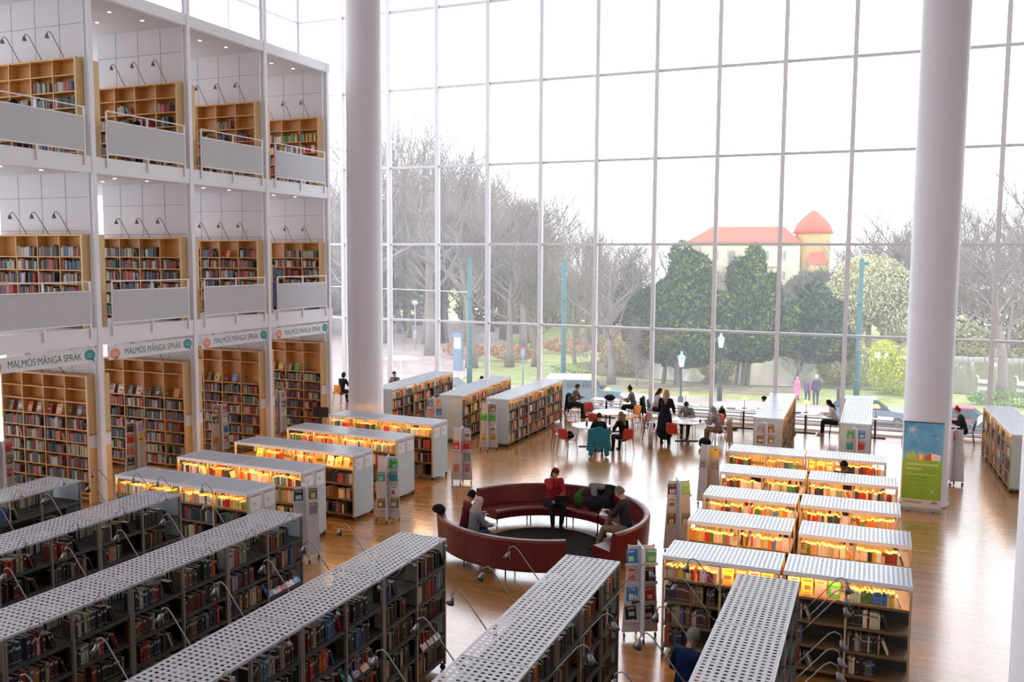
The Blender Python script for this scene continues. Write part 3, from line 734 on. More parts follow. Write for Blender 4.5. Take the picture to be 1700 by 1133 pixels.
def magazine(T, lab, col, w=.19, h=.26, grp='magazines on the display stands'):
    b = MB(); b.box((0, 0, h/2), (w, .008, h), col=col)
    lc = tuple(min(.8, c*.4+.4) for c in col) if sum(col) < 1.2 else (.3, .1, .08)
    ph, px_, pw = rng.uniform(.25, .5), rng.uniform(-.1, .1)*w, rng.uniform(.4, .75)*w
    b.box((px_*.5, -.005, h*.86), (w*rng.uniform(.5, .85), .002, h*rng.uniform(.06, .13)), col=lc)
    if rng.random() < .75: b.box((px_, -.005, h*rng.uniform(.32, .48)), (pw, .002, h*ph), col=tuple(min(.8, c*rng.uniform(.4, 1.5)+.05) for c in lc))
    b.box((0, -.005, h*.10), (w*.5, .002, h*.035), col=lc)
    o = b.build('magazine', M['cover']); o.matrix_world = T; return tag(o, lab, 'magazine', grp)
SNAME = []
def stand(x, y, z, rot, name, mags, short=None):
    short = short or name
    rot = atan2(y, x)-pi/2+rot
    t = thing('display_stand', 'grey cross-shaped display stand on casters, '+name, 'display stand', (x, y, z), rot, 'rolling display stands')
    link('display_panel', ST['a'], t); link('display_panel', ST['b'], t)
    for dx, dy in ((.27, 0), (-.27, 0), (0, .27), (0, -.27)): link('caster', ST['c'], t, (dx, dy, 0))
    T0 = Matrix.Translation((x, y, z)) @ Matrix.Rotation(rot, 4, 'Z')
    # four quadrants; quadrant q shows faces looking at -45-90q degrees
    for (q, side, lev, col) in mags:
        zl = (1.28, .96, .62, .30)[lev]
        # side 0: panel a's right fin front face (-y); side 1: panel b's near fin right face (+x)
        if side == 0: TT = T0 @ Matrix.Translation((.155, -.028, zl)); 
        elif side == 1: TT = T0 @ Matrix.Rotation(pi/2, 4, 'Z') @ Matrix.Translation((-.15, -.028, zl))
        elif side == 2: TT = T0 @ Matrix.Translation((-.155, -.028, zl))
        else: TT = T0 @ Matrix.Rotation(-pi/2, 4, 'Z') @ Matrix.Translation((.15, -.028, zl))
        Tm = TT @ Matrix.Rotation(-.06, 4, 'X') @ Matrix.Rotation(rng.uniform(-.08, .08), 4, 'Y')
        magazine(Tm, '%s magazine, %s pocket, %s face, stand %s' % (col, ('top', 'second', 'third', 'bottom')[lev], ('right', 'near-right', 'left', 'near-left')[side], name.replace('ground-floor ', '').replace('the ', '')), tuple(c*rng.uniform(.8, 1.1) for c in MAGC[col]))
        pk = MB(); 
        p = link('pocket', ST['pocket'], t); p.matrix_local = Matrix.Rotation(rot, 4, 'Z').inverted() @ Matrix.Translation((-x, -y, -z)) @ TT @ Matrix.Translation((-.15, .008, -.01)) 
def rmags(cols, sides=(0, 1, 2, 3)):
    out = []; i = 0
    for s_ in sides:
        for l in range(4):
            out.append((0, s_, l, cols[i % len(cols)])); i += 1
    return out
V45 = radians(22)
V_, F0 = radians(14), radians(-8)
def vm(l, r): return [(0, 2, i, c) for i, c in enumerate(l) if c]+[(0, 0, i, c) for i, c in enumerate(r) if c]
stand(-3.75, 14.6, 0, V_, 'left of the nearest lit row', vm(['blue', 'pink', 'blue', 'black'], ['teal', 'black', 'red', 'black']))
stand(-4.15, 19.3, 0, V_, 'left of the third right row', vm(['black', 'white', 'brown'], ['green', None, 'grey']))
stand(-4.25, 23.4, 0, radians(-15), 'left of the farthest right row', vm([None, 'grey'], ['yellow', 'grey']))
def fm(l, r): return [(0, 0, i, c) for i, c in enumerate(l) if c]+[(0, 1, i, c) for i, c in enumerate(r) if c]+[(0, 2, i, c) for i, c in enumerate(l) if c and i % 2]
stand(-11.15, 22.9, 0, F0, 'before the farthest left row', fm(['white', 'red', 'grey', 'pink'], ['white', 'red']))
stand(-11.15, 18.8, 0, F0, 'before the third left row', fm(['green', 'teal', 'white', 'brown'], ['white', 'red', 'grey']))
stand(-12.3, 27.3, 0, F0, 'beside the third window row', fm(['brown', 'green', 'white', 'yellow'], ['red', 'blue']))
stand(-14.45, 27.5, 0, V_, 'beside the second window row', vm(['teal', 'pink'], ['orange', 'blue']))
stand(-3.35, 27.35, 0, V_, 'before the fourth window row', vm(['grey', 'brown', 'grey'], ['brown', 'grey', 'brown']))
stand(-.86, 27.5, 0, V_, 'before the fifth window row', vm(['green', 'teal'], ['blue', 'red']))
stand(-11.25, 15.6, 0, V_, 'right of the nearest left row', vm(['black'], ['brown', 'grey']))
stand(-20.2, 19.8, 0, radians(20), 'in the second bay', vm(['black', 'red', 'orange', 'black'], ['grey', 'yellow']))
stand(-20.1, 23.3, 0, radians(20), 'in the third bay', vm(['brown', 'black', None, 'orange'], ['red', 'white', 'blue', 'brown']))
stand(-21.1, 16.2, 0, radians(20), 'in the nearest bay', vm(['brown', 'red'], ['red', 'brown', 'pink']))
stand(-20.35, 26.7, 0, radians(20), 'in the farthest bay', vm(['white', 'blue', 'white', 'white'], ['white', 'blue', 'white']))
stand(1.75, 28.6, 0, radians(80), 'behind the right column', vm(['red'], ['white']))
# face-out covers on the racks
def faceout(T, n, cols, z, x0, dx, where, y, sign=-1, tilt=-.28, w=.17, h=.235):
    for i in range(n):
        c = cols[i % len(cols)]
        TT = T @ Matrix.Translation((x0+i*dx, y, z)) @ Matrix.Rotation(tilt, 4, 'X')
        magazine(TT, '%s-covered book facing out, %s from left, %s' % (c, ORD[i], where), tuple(k*rng.uniform(.8, 1.1) for k in MAGC[c]), w, h, 'books displayed facing out')
def rackT(obj): return Matrix.Translation(obj.location) @ Matrix.Rotation(obj.rotation_euler[2], 4, 'Z')
byuid = {}
for o in list(C.objects):
    if o.name.startswith('book_rack') and o.parent is None: byuid[o['label']] = o
def R_of(sub):
    return rackT(next(o for l, o in byuid.items() if sub in l))
faceout(R_of('left half of the first row from the camera, right group'), 4, ['yellow', 'orange', 'white', 'yellow'], 1.285, 1.02, .2, 'top shelf, nearest right row, left unit', -.33)
faceout(R_of('right half of the first row from the camera, right group'), 4, ['white', 'yellow', 'pink', 'green'], 1.285, .14, .2, 'top shelf, nearest right row, right unit', -.33)
faceout(R_of('right half of the fifth row from the camera, right group'), 4, ['orange', 'yellow', 'orange', 'brown'], 1.285, .14, .2, 'top shelf, farthest right row', -.33)
faceout(R_of('right half of the third row from the camera, left group'), 3, ['white', 'yellow', 'orange'], 1.285, 1.05, .24, 'top shelf, third left row', -.33)
faceout(R_of('left half of the third row from the camera, left group'), 1, ['yellow'], 1.285, .7, .24, 'top shelf, left unit, third left row', -.33)
faceout(R_of('far-end unit of the third dark row'), 5, ['blue', 'white', 'red', 'white', 'blue'], .975, .97, .17, 'slanted shelf, third dark row', -.40, tilt=-.6)
faceout(R_of('far-end unit of the fourth dark row'), 3, ['red', 'grey', 'white'], .60, 1.15, .2, 'low shelf, fourth dark row', -.40, tilt=-.6)
faceout(R_of('second-last unit of the fourth dark row'), 4, ['teal', 'black', 'orange', 'grey'], .975, .95, .2, 'slanted shelf, fourth dark row', -.40, tilt=-.6)
for k, z, cols in ((1, 2.24, ['brown', 'black', 'orange', 'brown', 'red', 'orange', 'brown', 'black']), (2, 2.24, ['white', 'white', 'grey', 'white', 'grey', 'black', 'brown', 'orange']), (3, 2.24, ['orange', 'blue', 'brown', 'yellow', 'red', 'teal', 'grey']), (4, 2.24, ['red', 'blue', 'pink', 'yellow', 'white', 'green', 'grey'])):
    T = Matrix.Translation((-18.9, PY[k]-.05, 0))
    faceout(T, len(cols), cols, z+.015, -2.95, .36, 'upper shelf, %s ground-floor bookcase' % BAYN[k-1], -.22, tilt=-.3, w=.2, h=.27)
for k, cols in ((1, ['red', 'orange', 'pink']), (3, ['red', 'orange']), (4, ['white', 'pink'])):
    T = Matrix.Translation((-18.9, PY[k]-.05, 4.53))
    faceout(T, len(cols), cols, 1.845, -1.5, .2, 'top shelf, %s middle-gallery bookcase' % BAYN[k-1], -.22, tilt=-.3, w=.17, h=.24)

# ------------------------------------------------------------------ round sofa
SC = Vector((-7.0, 18.5, 0))
def arc_solid(prof, a0, a1, n):
    b = MB(); m = len(prof); vs = []
    for i in range(n+1):
        a = radians(a0+(a1-a0)*i/n)
        for r, z in prof: vs.append((r*cos(a), r*sin(a), z))
    fs = [(i*m+j, (i+1)*m+j, (i+1)*m+(j+1) % m, i*m+(j+1) % m) for i in range(n) for j in range(m)]
    fs += [tuple(range(m)), tuple(n*m+j for j in range(m-1, -1, -1))]
    b.add(vs, fs); return b
backp = [(2.30, .20), (2.33, .25), (2.36, .82), (2.33, .865), (2.26, .87), (2.22, .84), (2.16, .46), (2.16, .20)]
seatp = [(2.18, .24), (2.18, .44), (1.66, .46), (1.61, .44), (1.59, .40), (1.61, .24)]
def sofa(a0, a1, label):
    t = thing('curved_sofa', label, 'sofa', SC, 0, 'sections of the round red sofa')
    arc_solid(backp, a0, a1, 26).build('backrest', M['sofa'], t, False)
    arc_solid(seatp, a0+.4, a1-.4, 26).build('seat', M['sofa'], t, False)
    n = max(2, int((a1-a0)/30))
    for i in range(n+1):
        a = radians(a0+3+(a1-a0-6)*i/n)
        for r in (1.68, 2.2):
            b = MB(); b.tube([(r*cos(a), r*sin(a), 0), (r*cos(a), r*sin(a), .25)], .016, 8); b.build('leg', M['dark'], t)
    for i in range(1, n):
        a = radians(a0+(a1-a0)*i/n); b = MB()
        b.tube([(2.165*cos(a), 2.165*sin(a), .47), (2.225*cos(a), 2.225*sin(a), .84), (2.29*cos(a), 2.29*sin(a), .874), (2.345*cos(a), 2.345*sin(a), .84), (2.30*cos(a), 2.30*sin(a), .22)], .006, 5); b.build('seam', M['dark'], t)
b = MB(); b.lathe([(0, .001), (1.40, .001), (1.40, .012), (0, .013)], 56, SC); rg = b.build('round_dark_disc', cmat('near_black_disc', (.022, .016, .015), .9)); tag(rg, 'round near-black rug on the floor inside the ring of red sofas', 'disc')  # thin near-black disc lying inside the sofa ring
sofa(58, 154, 'dark red leather sofa section curving along the back, behind the woman in red')
sofa(-30, 57, 'dark red leather sofa section on the right, under the man reading')
sofa(212, 302, 'dark red leather sofa section nearest the camera, its back turned')

# ------------------------------------------------------------------ chairs and tables
def chair_meshes(shell):
    P = {}
    b = MB(); n = 8; vs = []
    for i in range(n+1):
        y = -.20+.42*i/n; z = .45+.012*cos(pi*i/n)-(.03*((i/n)**4))
        for j in range(5): x = (-.21+.105*j)*(1-.04*i/n); vs.append((x, y, z+.012*abs(j-2)/2))
    m = len(vs); vs += [(x, y, z-.014) for x, y, z in vs]
    fs = []
    for i in range(n):
        for j in range(4): a = i*5+j; fs += [(a, a+5, a+6, a+1)][::1]; fs.append((m+a, m+a+1, m+a+6, m+a+5))
    for i in range(n): a = i*5; fs.append((a, m+a, m+a+5, a+5)); a = i*5+4; fs.append((a, a+5, m+a+5, m+a))
    for j in range(4): fs.append((j, j+1, m+j+1, m+j)); a = n*5+j; fs.append((a, m+a, m+a+1, a+1))
    b.add(vs, fs); P['seat'] = b.mesh('seat', shell, True)
    b = MB(); vs = []; n = 6
    for i in range(n+1):
        z = .50+.36*i/n; y = -.205-.07*i/n
        w = .205*(1-.12*(i/n)**3)
        for j in range(7): u = -1+j/3; vs.append((w*u, y-.028*(1-u*u), z))
    m = len(vs); vs += [(x, y-.013, z) for x, y, z in vs]; fs = []
    for i in range(n):
        for j in range(6): a = i*7+j; fs.append((a, a+1, a+8, a+7)); fs.append((m+a, m+a+7, m+a+8, m+a+1))
        a = i*7; fs.append((a, a+7, m+a+7, m+a)); a += 6; fs.append((a, m+a, m+a+7, a+7))
    for j in range(6): fs.append((j, m+j, m+j+1, j+1)); a = n*7+j; fs.append((a, a+1, m+a+1, m+a))
    b.add(vs, fs); P['back'] = b.mesh('backrest', shell, True)
    for s, k in ((-1, 'l'), (1, 'r')):
        b = MB(); b.tube([(s*.17, .18, .43), (s*.21, .20, .40), (s*.235, .23, 0)], .011, 8); P['f'+k] = b.mesh('leg', M['dark'], True)
        b = MB(); b.tube([(s*.19, -.245, .74), (s*.205, -.21, .46), (s*.215, -.21, .40), (s*.235, -.27, 0)], .011, 8); P['b'+k] = b.mesh('leg', M['dark'], True)
        b = MB(); b.tube([(s*.235, .14, .45), (s*.26, .13, .66), (s*.26, -.10, .67), (s*.215, -.23, .62)], .010, 8); P['a'+k] = b.mesh('armrest', M['dark'], True)
    return P
CM = {'red': chair_meshes(M['red']), 'orange': chair_meshes(M['orange']), 'black': chair_meshes(cmat('black_plywood', (.03, .03, .035), .5))}
def face(dx, dy): return atan2(dy, dx)-pi/2
def chair(x, y, d, kind, label, arms=True, z=0, group=None):
    P = CM[kind]; t = thing('chair', label, 'chair', (x, y, z), face(*d), group or 'reading area chairs')
    link('seat', P['seat'], t); link('backrest', P['back'], t)
    for k in ('fl', 'fr', 'bl', 'br'): link('leg', P[k], t)
    if arms:
        for k in ('al', 'ar'): link('armrest', P[k], t)
    return t
def round_table(x, y, r, label):
    t = thing('round_table', label, 'table', (x, y, 0), 0, 'round white tables')
    b = MB(); b.lathe([(0, .715), (r-.03, .715), (r, .725), (r, .74), (r-.01, .745), (0, .745)], 48); b.build('tabletop', M['tabletop'], t, False)
    b = MB(); b.lathe([(.035, .03), (.035, .715)], 16); b.build('pedestal', M['dark'], t, True)
    b = MB()
    for k in range(4): b.box((.2*cos(k*pi/2+.4), .2*sin(k*pi/2+.4), .02), (.42, .06, .03), k*pi/2+.4)
    b.build('base', M['dark'], t)
round_table(-9.35, 29.25, .66, 'round white pedestal table nearest the camera, with a bottle')
round_table(-9.55, 32.15, .66, 'round white pedestal table behind the two seated friends')
round_table(-6.55, 31.55, .70, 'round white pedestal table with papers, right of the standing woman')
WT = [(-10.55, 35.0, 'leftmost'), (-7.4, 35.1, 'second'), (-5.1, 34.95, 'third'), (-2.85, 34.95, 'fourth'), (-.45, 35.0, 'fifth'), (1.5, 35.1, 'sixth'), (-21.2, 34.3, 'far left')]
for i, (x, y, nm) in enumerate(WT):
    t = thing('window_table', ('%s white table with T-leg along the glass wall' % nm) if i < 6 else 'white table by the glass left of the left column', 'table', (x, y, 0), 0, 'white tables along the glass wall')
    b = MB(); b.box((0, 0, .73), (1.2, .72, .028)); b.build('tabletop', M['tabletop'], t)
    b = MB(); b.box((0, 0, .37), (.06, .09, .70)); b.build('pedestal', M['dark'], t)
    b = MB(); b.box((0, 0, .02), (.75, .07, .035)); b.build('base', M['dark'], t)
    if i < 6:
        l = thing('desk_lamp', 'cream domed desk lamp on the %s table by the glass' % nm, 'lamp', (x+(.0 if i else .0), y+.12, .744), 0, 'desk lamps on the window tables')
        b = MB(); b.lathe([(.0, 0), (.09, 0), (.09, .02), (.012, .03), (.010, .38), (0, .38)], 16); b.build('lamp_stem', M['chrome'], l, True)
        b = MB(); b.lathe([(.15, .34), (.145, .39), (.115, .44), (.06, .475), (0, .485)], 20); b.lathe([(.0, .345), (.145, .345)], 20); b.build('lamp_shade', M['dome'], l, True)
chairs = [
 (-10.25, 28.65, (.85, .5), 'red', 'red chair side-on at the left of the nearest round table'),
 (-9.75, 28.0, (.35, .9), 'red', 'red chair with a black jacket on its seat, back to the camera'),
 (-8.72, 28.15, (-.3, .95), 'red', 'red chair hidden under a teal jacket'),
 (-8.05, 28.75, (-.75, .65), 'red', 'red chair at the right of the nearest round table, woman seated'),
 (-10.75, 31.3, (.9, .3), 'red', 'red chair side-on at the left of the middle round table'),
 (-10.55, 33.0, (.7, -.7), 'red', 'red chair behind the middle round table facing the camera'),
 (-9.75, 31.15, (.05, 1), 'red', 'dark red chair tucked at the near side of the middle table'),
 (-8.95, 33.1, (-.5, -.8), 'orange', 'orange chair behind the middle round table on the right'),
 (-8.35, 32.1, (-1, .1), 'red', 'red chair side-on right of the middle round table'),
 (-6.75, 30.45, (.15, 1), 'red', 'red chair back to the camera at the papers table'),
 (-7.75, 31.1, (1, .2), 'red', 'red chair left of the papers table beside the standing woman'),
 (-5.35, 31.45, (-1, .05), 'red', 'red chair under the person in the grey hoodie'),
 (-6.75, 32.65, (0, -1), 'red', 'red chair under the man in the dark beanie'),
 (-5.75, 32.6, (-.6, -.8), 'red', 'red chair behind the person in the grey hoodie'),
 (-9.35, 35.0, (-1, 0), 'black', 'black chair under the woman with a bun'),
 (-11.75, 34.6, (1, 0), 'black', 'black chair with a black coat at the end of the third window row'),
 (-8.55, 34.9, (1, 0), 'black', 'black chair behind the standing woman, person seated'),
 (-6.15, 34.7, (-1, .1), 'black', 'black chair with a black backpack on its back'),
 (-4.0, 34.75, (-1, 0), 'black', 'black chair at the third window table, reader seated'),
 (-3.75, 34.3, (1, 0), 'black', 'black chair behind the fourth window row, partly hidden'),
 (-1.75, 34.75, (-1, 0), 'black', 'black chair with a dark jacket under the long-haired woman'),
 (.7, 34.75, (-1, .1), 'black', 'empty black chair between the fifth window row and the right column'),
 (2.5, 34.9, (-1, 0), 'black', 'black chair under the woman right of the right column'),
 (-22.2, 33.5, (.15, 1), 'orange', 'orange chair with its back to the camera left of the left column'),
 (-22.8, 32.6, (.9, .3), 'orange', 'orange chair piled with bags left of the left column'),
 (-20.35, 35.2, (0, -1), 'orange', 'orange chair under the man facing the camera by the left column'),
 (-16.2, 35.4, (.2, -1), 'orange', 'orange chair under the reader behind the second window row')]
for x, y, d, k, lab in chairs: chair(x, y, d, k, lab, arms=(k != 'orange'))
chair(-19.95, 15.8, (0, 1), 'black', 'black chair on the upper gallery in the nearest bay', z=8.85)
chair(-19.5, 19.0, (0, 1), 'black', 'black chair on the upper gallery in the second bay', z=8.85)

# ------------------------------------------------------------------ cloth, bags and papers
SCR = bpy.data.scenes.new('scratch')
def remesh(mb, name, mats, voxel, smooth=4, parent=None, disp=0, seed=0):
    me = mb.mesh(name, mats); o = bpy.data.objects.new(name, me); SCR.collection.objects.link(o)
    md = o.modifiers.new('r', 'REMESH'); md.mode = 'VOXEL'; md.voxel_size = voxel; md.use_smooth_shade = True
    if smooth: s = o.modifiers.new('s', 'SMOOTH'); s.iterations = smooth; s.factor = .5
    SCR.view_layers[0].update(); dg = SCR.view_layers[0].depsgraph
    m2 = bpy.data.meshes.new_from_object(o.evaluated_get(dg)); m2.name = name
    bpy.data.objects.remove(o); bpy.data.meshes.remove(me)
    m2.materials.clear()
    for m in (mats if isinstance(mats, (list, tuple)) else [mats]): m2.materials.append(m)
    if disp:
        r = random.Random(seed)
        from mathutils import noise
        for v in m2.vertices:
            n = noise.noise(v.co*9+Vector((seed, 0, 0))); v.co += v.normal*n*disp
    return m2
def lump(name, label, cat, loc, pieces, m, voxel=.02, rz=0, disp=.02, group=None, seed=1):
    b = MB()
    for p in pieces:
        if p[0] == 'e': b.ell(p[1], p[2])
        else: b.cap(*p[1:])
    o = link(name, remesh(b, name, m, voxel, 3, disp=disp, seed=seed), None, loc, rz); return tag(o, label, cat, group)
def hung_jacket(name, label, x, y, d, z0, m, L=.62, w=.44, seed=1, zt=.88):
    """a jacket hung over a chair back: shoulders on the rail, two sleeves and skirts hanging behind"""
    b = MB()
    b.cap((-w*.42, -.27, zt), (w*.42, -.27, zt), .05, .05)
    for s in (-1, 1):
        b.cap((s*w*.3, -.31, zt-.02), (s*w*.42, -.36, zt-L), .09, .085, (1, 0, 0), .35)
        b.cap((s*w*.47, -.28, zt-.02), (s*w*.6, -.30, zt-L*.85), .05, .04)
    b.cap((0, -.32, zt-.03), (0, -.36, zt-L*.8), .15, .12, (1, 0, 0), .22)
    o = link(name, remesh(b, name, m, .016, 2, disp=.02, seed=seed), None, (x, y, z0), face(*d)); return tag(o, label, 'jacket')
lump('bag', 'small black bag on top of the sofa back beside the dark-haired sitter', 'bag', (-8.93, 17.22, .86), [('e', (0, 0, .10), (.16, .11, .11)), ('c', (.05, .0, .05), (.14, .02, -.12), .06, .05)], cmat('black_cloth', (.012, .013, .016)), seed=31)
hung_jacket('jacket', 'teal jacket hung over a chair back at the nearest round table', -8.72, 28.15, (-.3, .95), 0, cmat('teal_fleece', (.03, .19, .28)), .78, .62)
hung_jacket('jacket', 'beige jacket hung over the chair of the person in a hoodie', -5.35, 31.45, (-1, .05), 0, cmat('beige_cloth', (.48, .38, .27)), .8, .5, 3)
hung_jacket('jacket', 'black coat hung over the chair of the woman with a bun', -9.35, 35.0, (-1, 0), 0, cmat('black_cloth', (.012, .013, .016)), .6, .5, 5)
hung_jacket('jacket', 'dark jacket hung behind the long-haired woman', -1.75, 34.75, (-1, 0), 0, cmat('charcoal_cloth', (.03, .035, .04)), .82, .5, 6)
hung_jacket('jacket', 'black coat on the chair beyond the third window row', -11.75, 34.6, (1, 0), 0, M['black_cloth'], .7, .5, 8)
lump('backpack', 'black backpack hanging on a chair at the second window table', 'bag', (-5.88, 34.7, .42), [('e', (0, 0, .14), (.14, .17, .22)), ('e', (.1, 0, .08), (.07, .12, .12))], M['black_cloth'])
lump('backpack', 'black backpack on the floor by the papers table', 'bag', (-5.75, 30.7, .0), [('e', (0, 0, .17), (.22, .17, .19)), ('e', (.02, -.12, .12), (.15, .08, .11))], M['black_cloth'], seed=4)
lump('bag', 'flat dark bag on the floor beside the second window table', 'bag', (-5.5, 34.5, .0), [('e', (0, 0, .045), (.3, .14, .05))], cmat('dark_brown_cloth', (.07, .035, .03)), seed=5)
lump('bag', 'black bag on the left end of the window table of the woman with a bun', 'bag', (-10.35, 34.78, .742), [('e', (0, 0, .11), (.24, .13, .12)), ('e', (.05, .02, .16), (.12, .1, .09))], M['black_cloth'], seed=6)
lump('jacket', 'black jacket heaped on a red chair seat', 'jacket', (-9.72, 28.08, .46), [('e', (0, 0, .09), (.17, .17, .10)), ('e', (.05, -.08, .18), (.12, .1, .1))], M['black_cloth'], seed=7)
lump('jacket', 'black jacket heaped on the nearest round table', 'jacket', (-9.15, 29.5, .745), [('e', (0, 0, .06), (.22, .14, .07)), ('e', (-.12, .02, .09), (.1, .09, .07))], M['black_cloth'], seed=8)
lump('bag', 'dark bag on the red chair beside the standing woman', 'bag', (-7.72, 31.12, .46), [('e', (0, 0, .1), (.16, .14, .12))], M['black_cloth'], seed=9)
lump('coat', 'dark coat thrown over the sofa back behind the laptop', 'coat', (-6.25, 20.35, .46), [('e', (0, 0, .14), (.38, .22, .18)), ('c', (-.2, .26, .46), (.25, .24, .46), .10, .10), ('c', (-.15, .02, .2), (-.1, .22, .44), .14, .1), ('c', (.12, -.05, .2), (.18, .2, .44), .14, .1)], M['black_cloth'], seed=10)
lump('scarf', 'grey scarf lying on the dark coat on the sofa', 'scarf', (-6.37, 20.5, .90), [('c', (-.14, .02, .06), (.12, .0, .06), .09, .08), ('c', (-.05, -.1, -.02), (0, -.16, -.2), .08, .06)], cmat('grey_wool', (.20, .20, .22)), seed=11)
lump('bag', 'green bag beside the dark coat on the sofa', 'bag', (-6.78, 20.32, .46), [('e', (0, 0, .18), (.12, .13, .20)), ('c', (0, .0, .3), (.1, .1, .42), .07, .05)], cmat('green_cloth', (.04, .13, .03)), seed=12)
b = MB(); b.box((0, 0, .012), (.38, .28, .024)); b.box((0, 0, .028), (.3, .2, .006), mi=1); o = b.build('folder', [cmat('lime_folder', (.25, .42, .03), .5), M['paper']], None); o.location = (-5.95, 20.1, .462); o.rotation_euler = (0, 0, -.5); tag(o, 'lime green folder lying on the sofa seat by the dark coat', 'folder')
lump('bag', 'pale carrier bag on the orange chair left of the left column', 'bag', (-22.75, 32.6, .46), [('e', (0, 0, .17), (.17, .15, .2)), ('e', (.1, .1, .05), (.15, .12, .1))], cmat('brown_white_bag', (.50, .42, .36)), seed=13)
def paper(x, y, z, rz, label, w=.3, h=.21, m='paper', name='paper', cat='paper', t=.006):
    b = MB(); b.box((0, 0, t/2), (w, h, t)); b.box((0, h*.1, t+.0006), (w*.7, h*.5, .001), mi=1)
    o = b.build(name, [M[m] if m in M else m, M['grey_print']]); o.location = (x, y, z); o.rotation_euler = (0, 0, rz); return tag(o, label, cat)
def open_book(x, y, z, rz, label, w=.30, h=.2, tilt=0):
    b = MB(); n = 6; vs = []
    for s in (0, h):
        for i in range(-n, n+1): u = i/n; vs.append((u*w/2, s-h/2, .018*(1-abs(u))**.5*(1 if abs(u) > .02 else .2)+.006))
    m = 2*n+1; vs += [(x_, y_, 0) for x_, y_, z_ in vs]
    fs = [(i, i+1, m+i+1, m+i) for i in range(m-1)]+[(2*m+i, 3*m+i, 3*m+i+1, 2*m+i+1) for i in range(m-1)]+[(i, 2*m+i, 2*m+i+1, i+1) for i in range(m-1)]+[(m+i, m+i+1, 3*m+i+1, 3*m+i) for i in range(m-1)]+[(0, m, 3*m, 2*m), (m-1, 3*m-1, 4*m-1, 2*m-1)]
    b.add(vs, fs)
    for s in (-1, 1):
        for j in range(5): b.box((s*w*.25, -h*.32+j*h*.15, .0215), (w*.34, .004, .0012), mi=1)
    o = b.build('open_book', [M['paper'], M['grey_print']]); o.location = (x, y, z); o.rotation_euler = (tilt, 0, rz); return tag(o, label, 'book')
paper(-9.15, 29.0, .745, .4, 'white sheets on the right side of the nearest round table')
paper(-9.6, 29.35, .745, -.3, 'small note on the left side of the nearest round table', .15, .1)
paper(-6.75, 31.9, .745, .2, 'white papers in front of the man in the dark beanie')
open_book(-6.3, 31.5, .745, .3, 'open book in the middle of the papers table')
open_book(-6.0, 31.75, .745, -.6, 'open book before the person in the grey hoodie')
paper(-6.9, 31.2, .745, -.5, 'white sheet at the left edge of the papers table')
paper(-5.55, 34.85, .744, .1, 'red-covered notebook at the left end of the third window table', .3, .22, cmat('dull_red_cover', (.5, .14, .12)), 'notebook', 'notebook', .02)
open_book(-4.75, 34.85, .744, 1.5, 'open book read at the third window table')
open_book(-2.4, 34.85, .744, 1.5, 'open book before the long-haired woman')
paper(-3.15, 34.9, .744, .2, 'dark book lying on the fourth window table', .26, .19, cmat('dark_cover', (.06, .07, .08)), 'closed_book', 'book', .03)
paper(1.9, 34.95, .744, .1, 'white papers under the hands of the woman right of the column', .34, .24)
paper(-10.0, 35.1, .744, .2, 'white papers before the woman with a bun', .34, .24)
paper(-7.2, 34.9, .744, .2, 'white papers on the second window table', .4, .26)
b = MB(); b.lathe([(0, 0), (.033, 0), (.035, .02), (.035, .15), (.014, .2), (.014, .24), (0, .24)], 14); o = b.build('bottle', cmat('dark_bottle', (.03, .04, .06), .25), None, True); o.location = (-9.42, 29.0, .745); tag(o, 'dark drinks bottle on the nearest round table', 'bottle')
b = MB(); b.lathe([(0, 0), (.04, 0), (.045, .1), (0, .1)], 14); o = b.build('cup', cmat('dark_bottle', (0, 0, 0)), None, True); o.location = (-6.05, 31.35, .745); tag(o, 'small dark cup on the papers table', 'cup')
# bollard, kiosk, banner
t = thing('bollard', 'slim grey bollard with a slanted top in front of the standing woman', 'bollard', (-7.42, 29.85, 0))
b = MB(); b.lathe([(.075, .0), (.075, .86)], 20); b.build('shaft', M['rackmetal'], t, True)
b = MB(); b.lathe([(.078, .86), (.078, .885), (.05, .92), (0, .92)], 20); b.build('cap', M['white'], t, True)
b = MB(); b.lathe([(.1, 0), (.1, .012), (.075, .02)], 20); b.build('base_ring', M['chrome'], t, True)
t = thing('catalogue_screen', 'black catalogue screen on a stand behind the farthest left row', 'screen', (-17.05, 24.55, 0), .2)
b = MB(); b.box((0, 0, .62), (.06, .06, 1.2)); b.build('pole', M['dark'], t); b = MB(); b.box((0, 0, .015), (.4, .35, .03)); b.build('base', M['dark'], t)
b = MB(); b.box((0, 0, 1.37), (.52, .05, .33)); b.build('screen', cmat('black_screen', (.015, .015, .018), .25), t)

t = thing('roll_up_banner', 'tall roll-up banner with blue sky and green panel before the right column', 'banner', (.835, 25.15, 0), radians(1))
b = MB(); b.box((0, 0, .05), (.98, .2, .09)); b.build('banner_base', M['rackmetal'], t)
for dx in (-.3, .3):
    b = MB(); b.box((dx, -.02, .012), (.06, .32, .02)); b.build('foot', M['chrome'], t)
b = MB(); b.box((0, 0, 1.19), (.93, .012, 2.2)); bs = b.build('banner_sheet', M['paper'], t)
b = MB(); b.box((0, 0, 2.30), (.95, .03, .03)); b.build('top_rail', M['chrome'], t)
def flat(name, pts, m, yo, ref=bs): 
    b = MB(); n = len(pts); b.add([(x, -yo, z) for x, z in pts]+[(x, -.006, z) for x, z in pts], [tuple(range(n))]+[(i, n+i, n+(i+1) % n, (i+1) % n) for i in range(n)]); return b.build(name, m, ref)
flat('sky_picture', [(-.465, 1.3), (.465, 1.3), (.465, 2.29), (-.465, 2.29)], M['sky_print'], .0075)
flat('green_field', [(-.465, .30), (.465, .30), (.465, 1.32), (-.465, 1.32)], M['green_print'], .0082)
sx, sz = -.27, 2.10; ps = []
